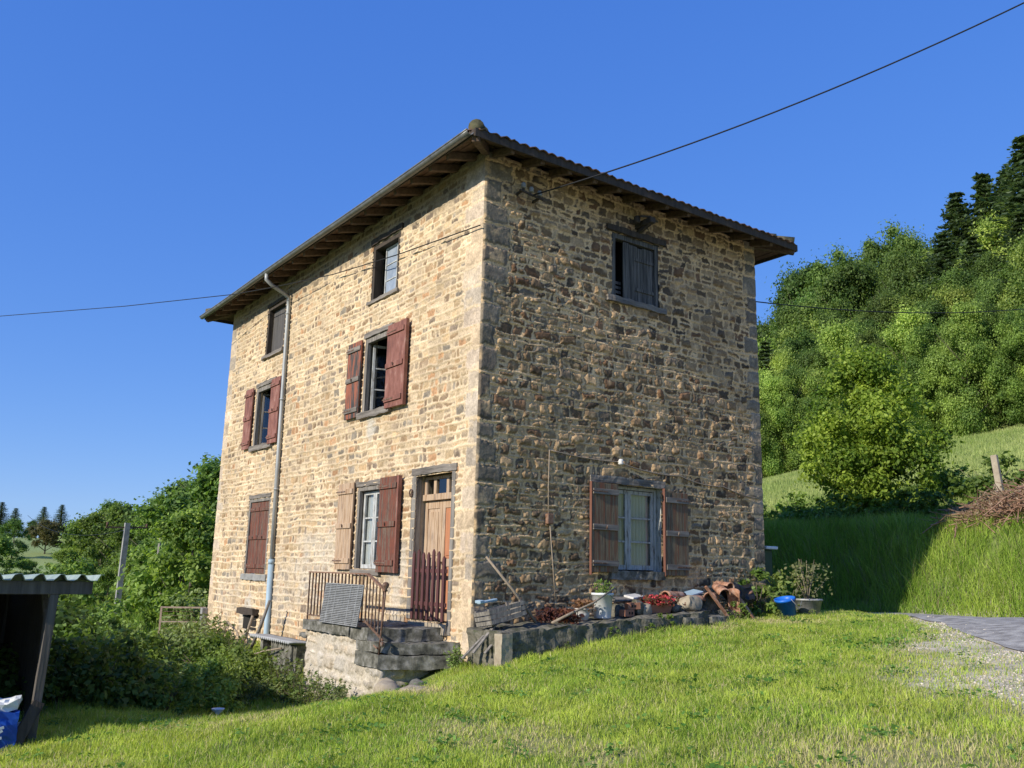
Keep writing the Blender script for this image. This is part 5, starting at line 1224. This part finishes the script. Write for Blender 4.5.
co, cc = leafset(np.stack([x, y, z], -1), rng.normal(size=(n, 3)), rng.uniform(.02, .05, n), mixc(np.array([.26, .16, .10]), np.array([.55, .42, .30]), rng.uniform(0, 1, n)), 2.2); leafmesh('dead_leaf', co, cc, mt['leaf1'], bp_)
# weeds at the right end of the side wall
WD = 'leafy weeds around the house'
nettle = make_bush('weed_plant', 'w', .8, .7, 22, 3200, .05, (.08, .15, .02), (.22, .30, .05), 41, WD, 'weed')
nettle2 = make_bush('weed_plant', 'w', .55, .55, 18, 3600, .042, (.10, .17, .03), (.28, .34, .08), 42, WD, 'weed')
for i, (x, y, s, l) in enumerate(((.28, 6.0, 1.35, 'tall leafy weed left of the blue bucket'), (.40, 6.35, 1.5, 'leafy weed behind the blue bucket'), (.35, 6.85, 1.3, 'weed behind the zinc tub at the house end'), (1.0, 5.62, .35, 'low weed in front of the blue bucket and tiles'), (.95, 4.65, .55, 'small weed left of the upright tiles'), (.1, -.25, .5, 'small weed at the foot of the house corner'), (1.05, 2.55, .35, 'tiny weed in front of the bricks'), (1.1, 6.42, .3, 'low weed between the bucket and tub'),
    (-2.9, -1.55, .75, 'weed at the left foot of the whitewashed landing'), (-2.1, -1.50, .62, 'weed under the middle of the whitewashed landing'), (-1.3, -1.45, .6, 'weed right of centre below the landing'), (-.7, -1.6, .45, 'weed beside the boulders under the steps'), (-.2, -.9, .22, 'tuft growing on the lowest step'), (.95, 3.4, .35, 'small weed in front of the cut stones'), (.95, 1.9, .38, 'low weed against the mossy ledge under the white bucket'), (.97, 1.0, .34, 'low weed against the mossy ledge under the long stick'), (.93, 2.95, .5, 'leafy weed hanging over the ledge under the red flowers'), (.9, .35, .42, 'weed against the left end of the mossy ledge'), (.7, 3.75, .3, 'tiny weed between the cut stones'))):
    put(nettle if i % 2 == 0 else nettle2, x, y, i*1.1, s, l)
def make_tall_weed(name, label, group, seed, H, c1, c2):
    global rng
    rng = np.random.default_rng(seed); g = random.Random(seed); t = thing(name, (0, 0, 0), label, 'weed', group); b = MB(); P = []; N = []
    for k in range(17):
        a = g.uniform(0, 6.283); r0 = g.uniform(0, .22); h = H*g.uniform(.5, 1.05); l = g.uniform(.05, .35)
        p0 = Vector((r0*math.cos(a), r0*math.sin(a), -.05)); p1 = p0+Vector((l*.3*math.cos(a), l*.3*math.sin(a), h*.6)); p2 = p0+Vector((l*math.cos(a), l*math.sin(a), h)); b.tube([p0, p1, p2], [.007, .005, .003], 4)
        for q in range(26):
            u = g.uniform(.12, 1); c = p0.lerp(p1, u/.6) if u < .6 else p1.lerp(p2, (u-.6)/.4); aa = g.uniform(0, 6.283); d = .03+.09*(1-u)
            P.append((c.x+d*math.cos(aa), c.y+d*math.sin(aa), c.z-.02)); N.append((math.cos(aa)*.6, math.sin(aa)*.6, .8))
    b.build('stem', mt['bark'], t); P = np.array(P); n = len(P)
    co, cc = leafset(P, np.array(N)+rng.normal(0, .3, (n, 3)), rng.uniform(.03, .075, n), mixc(np.array(c1), np.array(c2), rng.uniform(0, 1, n))*rng.uniform(.8, 1.2, (n, 1)), 2.0); leafmesh('foliage', co, cc, mt['leaf'], t); return t
TW = 'tall weeds growing against the front wall and landing'
w1 = make_tall_weed('tall_weed', 'w', TW, 201, 1.15, (.13, .19, .05), (.36, .42, .17)); w2 = make_tall_weed('tall_weed', 'w', TW, 202, .95, (.10, .18, .03), (.28, .38, .09))
for i, (x, y, s, l) in enumerate(((-11.2, -.45, .7, 'tall weed right of the concrete gate post'), (-10.6, -.5, .95, 'second tall weed from the left house edge'), (-10.1, -.8, 1.15, 'tall weed left of the dark stone ledge'), (-9.4, -.9, 1.0, 'tall weed under the dark stone ledge'), (-8.7, -.7, 1.1, 'tall weed between the ledge and the drainpipe'), (-8.1, -1.0, 1.0, 'tall weed left of the drainpipe foot'), (-7.3, -.9, .9, 'tall weed right of the drainpipe foot'),
        (-6.6, -1.0, .85, 'tall weed at the left corner of the hutch'), (-5.9, -1.0, .62, 'tall weed before the dark opening of the hutch'), (-5.2, -.95, .55, 'weed before the grey hutch wall'), (-4.5, -1.0, .65, 'tall weed between the hutch and the landing'), (-3.7, -1.3, .75, 'tall weed left of the landing corner'), (-3.15, -1.4, .7, 'tall weed at the left corner of the landing'), (-2.6, -1.35, .6, 'tall weed before the whitewashed stones, left of centre'), (-1.9, -1.4, .55, 'tall weed before the whitewashed stones, centre'), (-1.2, -1.5, .5, 'weed before the whitewashed stones, right of centre'),
        (-.5, -1.75, .38, 'weed at the right end of the whitewashed stones'), (.1, -.3, .4, 'weed at the house corner beside the lowest step'))):
    put(w1 if i % 2 == 0 else w2, x, y, i*1.9, s, l)
# shrubs left of the house
LGp = 'bushes in front of and beside the left half of the house'
s1 = make_bush('leafy_bush', 'b', 1.7, 2.4, 40, 1100, .075, (.10, .18, .03), (.28, .40, .07), 51, LGp)
s2 = make_bush('leafy_bush', 'b', 1.4, 2.0, 36, 1200, .07, (.15, .22, .06), (.36, .43, .16), 52, LGp)
s3 = make_bush('leafy_bush', 'b', 1.6, 2.3, 38, 1000, .085, (.06, .12, .018), (.16, .26, .04), 53, LGp)
LB = [(s3, -2.5, -4.3, .66, 'dark low bush at the lawn edge right of the shed'), (s3, -2.3, -3.5, .46, 'small dark bush left of the white funnel'), (s1, -3.4, -2.6, .50, 'green bush right behind the white funnel'), (s1, -4.2, -2.1, .46, 'green bush between the funnel and the hutch'), (s2, -3.6, -1.75, .36, 'small pale bush at the left foot of the landing'), (s3, -3.4, -5.2, .7, 'dark bush directly behind the shed corner'),
      (s2, -10.6, -1.0, .80, 'greyish bush at the left end of the front wall'), (s2, -9.2, -1.1, .84, 'greyish bush under the dark stone ledge'), (s2, -7.9, -1.2, .74, 'bush in front of the drainpipe foot'), (s1, -6.9, -1.5, .66, 'bush left of the corrugated hutch'), (s2, -5.5, -1.35, .46, 'low bush in front of the hutch'), (s1, -4.9, -1.9, .40, 'lowest bush at the lawn edge left of the landing'), (s1, -6.2, -1.25, .52, 'bush hiding the left side of the hutch'), (s2, -5.0, -1.15, .44, 'pale bush right before the hutch wall'), (s1, -4.4, -1.5, .52, 'bush between the hutch and the landing'),
      (s1, -8.8, -2.5, .85, 'bush in the second row before the drainpipe'), (s1, -7.0, -2.9, .66, 'bush in the second row before the hutch'), (s2, -5.3, -2.7, .55, 'small bush at the lawn edge before the hutch'), (s1, -10.6, -2.6, .9, 'green bush right of the rusty gate'), (s3, -5.2, -4.0, .85, 'dark shaded bush at the lawn edge'), (s3, -3.9, -4.6, .80, 'dark shaded bush nearest the shed post'), (s3, -6.9, -4.6, 1.05, 'large dark bush behind the shed post'),
      (s3, -8.9, -4.3, 1.15, 'large dark bush between the shed and the gate'), (s1, -11.2, -4.6, 1.15, 'tall green bush far behind the shed'), (s3, -3.7, -3.5, .55, 'low dark bush beside the white funnel'), (s3, -2.2, -4.9, .62, 'low dark bush just right of the shed'), (s1, -14.2, -3.0, 1.1, 'green bush beyond the rusty gate'), (s3, -14.5, -5.2, 1.2, 'dark bush at the far left behind the shed'), (s1, -17.5, -2.2, 1.25, 'green bush lit by the sun behind the gate'), (s2, -13.6, .3, .9, 'pale bush just behind the gate post'),
      (s1, -17, .8, 1.5, 'tall bush beside the left house edge'), (s3, -20.5, -4.5, 1.5, 'dark bush in the hollow on the left'), (s1, -24, -1.5, 1.5, 'bright bush in front of the concrete pole'), (s1, -27, -5.5, 1.5, 'bush seen over the shed roof'), (s2, -30, -2.2, 1.6, 'pale bush left of the concrete pole'), (s1, -34, .8, 1.5, 'bush under the slim pole')]
for i, (pr, x, y, s, l) in enumerate(LB): put(pr, x, y, i*1.7, (s, s, s*random.uniform(.9, 1.1)), l)
LT = 'trees left of the house'
q1 = make_tree('broadleaf_tree', 't', 7.5, 5.5, 60, 700, .15, *DG, 61, group=LT, low=.08); q2 = make_tree('broadleaf_tree', 't', 6.5, 5.5, 60, 700, .15, *MG, 62, group=LT, low=.06)
br = make_tree('broadleaf_tree', 't', 6.5, 7.5, 60, 420, .2, *OG, 63, group=LT, low=.3)
for i, (pr, az, D, el, l) in enumerate(((q1, -72.4, 33, 6.5, 'tallest dark tree touching the left edge of the house'), (q2, -73.6, 28, 3.6, 'green tree in front of the tallest dark one'), (q1, -73.9, 36, 5.3, 'dark tree next to the tallest one left of the house'), (q1, -75.3, 42, 4.2, 'dark tree right of the slim pole'), (q2, -75.0, 30, .2, 'lower green tree under the dark trees'), (q1, -76.3, 50, 3.2, 'dark tree behind the slim pole'), (q1, -77.6, 60, 3.5, 'dark tree right of the concrete pole'), (q2, -78.6, 62, 3.1, 'green tree behind the concrete pole'),
        (q2, -79.6, 66, 2.6, 'green tree left of the concrete pole'), (q1, -78.2, 72, 3.6, 'taller dark tree behind the concrete pole'), (q2, -80.3, 60, .8, 'low green tree above the shed roof end'), (br, -81.5, 100, 2.35, 'olive brown spreading tree alone on the far meadow'), (q2, -84.0, 66, 1.5, 'green tree at the left picture border'), (q1, -84.9, 74, 2.5, 'dark tree just beyond the left picture border'), (q1, -83.1, 95, 2.3, 'dark rounded tree behind the one at the left border'), (q1, -80.0, 95, 1.8, 'dark tree right of the brown tree'),
        (q1, -71.3, 40, 7.5, 'dark tree hidden mostly behind the house edge'), (q2, -70, 34, 6.5, 'green tree mostly behind the left house edge'), (q2, -86.5, 60, 2.2, 'green tree left outside the frame'), (q1, -82.3, 150, 2.2, 'far dark tree on the distant rise'), (q2, -76.6, 38, .6, 'low green tree in front of the slim pole'), (q2, -78.0, 44, -.2, 'low green tree at the foot of the concrete pole'), (q2, -82.3, 62, .1, 'low green tree above the middle of the shed roof'))):
    put_to(pr, az, D, el, i*2.1, l, wf=1.0, lo=.25)
cn2 = make_conifer('conifer_tree', 'c', 9, 4.0, 66, 'dark conifers on the left horizon')
for i, (az, D, el, l) in enumerate(((-83.9, 140, 3.1, 'far conifer at the left picture border'), (-83.2, 145, 2.8, 'far conifer second from the left border'), (-81.8, 130, 2.7, 'far conifer behind the olive brown tree, its left one'), (-80.9, 130, 2.7, 'far conifer behind the olive brown tree, its right one'))):
    put_to(cn2, az, D, el, i, l, wf=2.2)
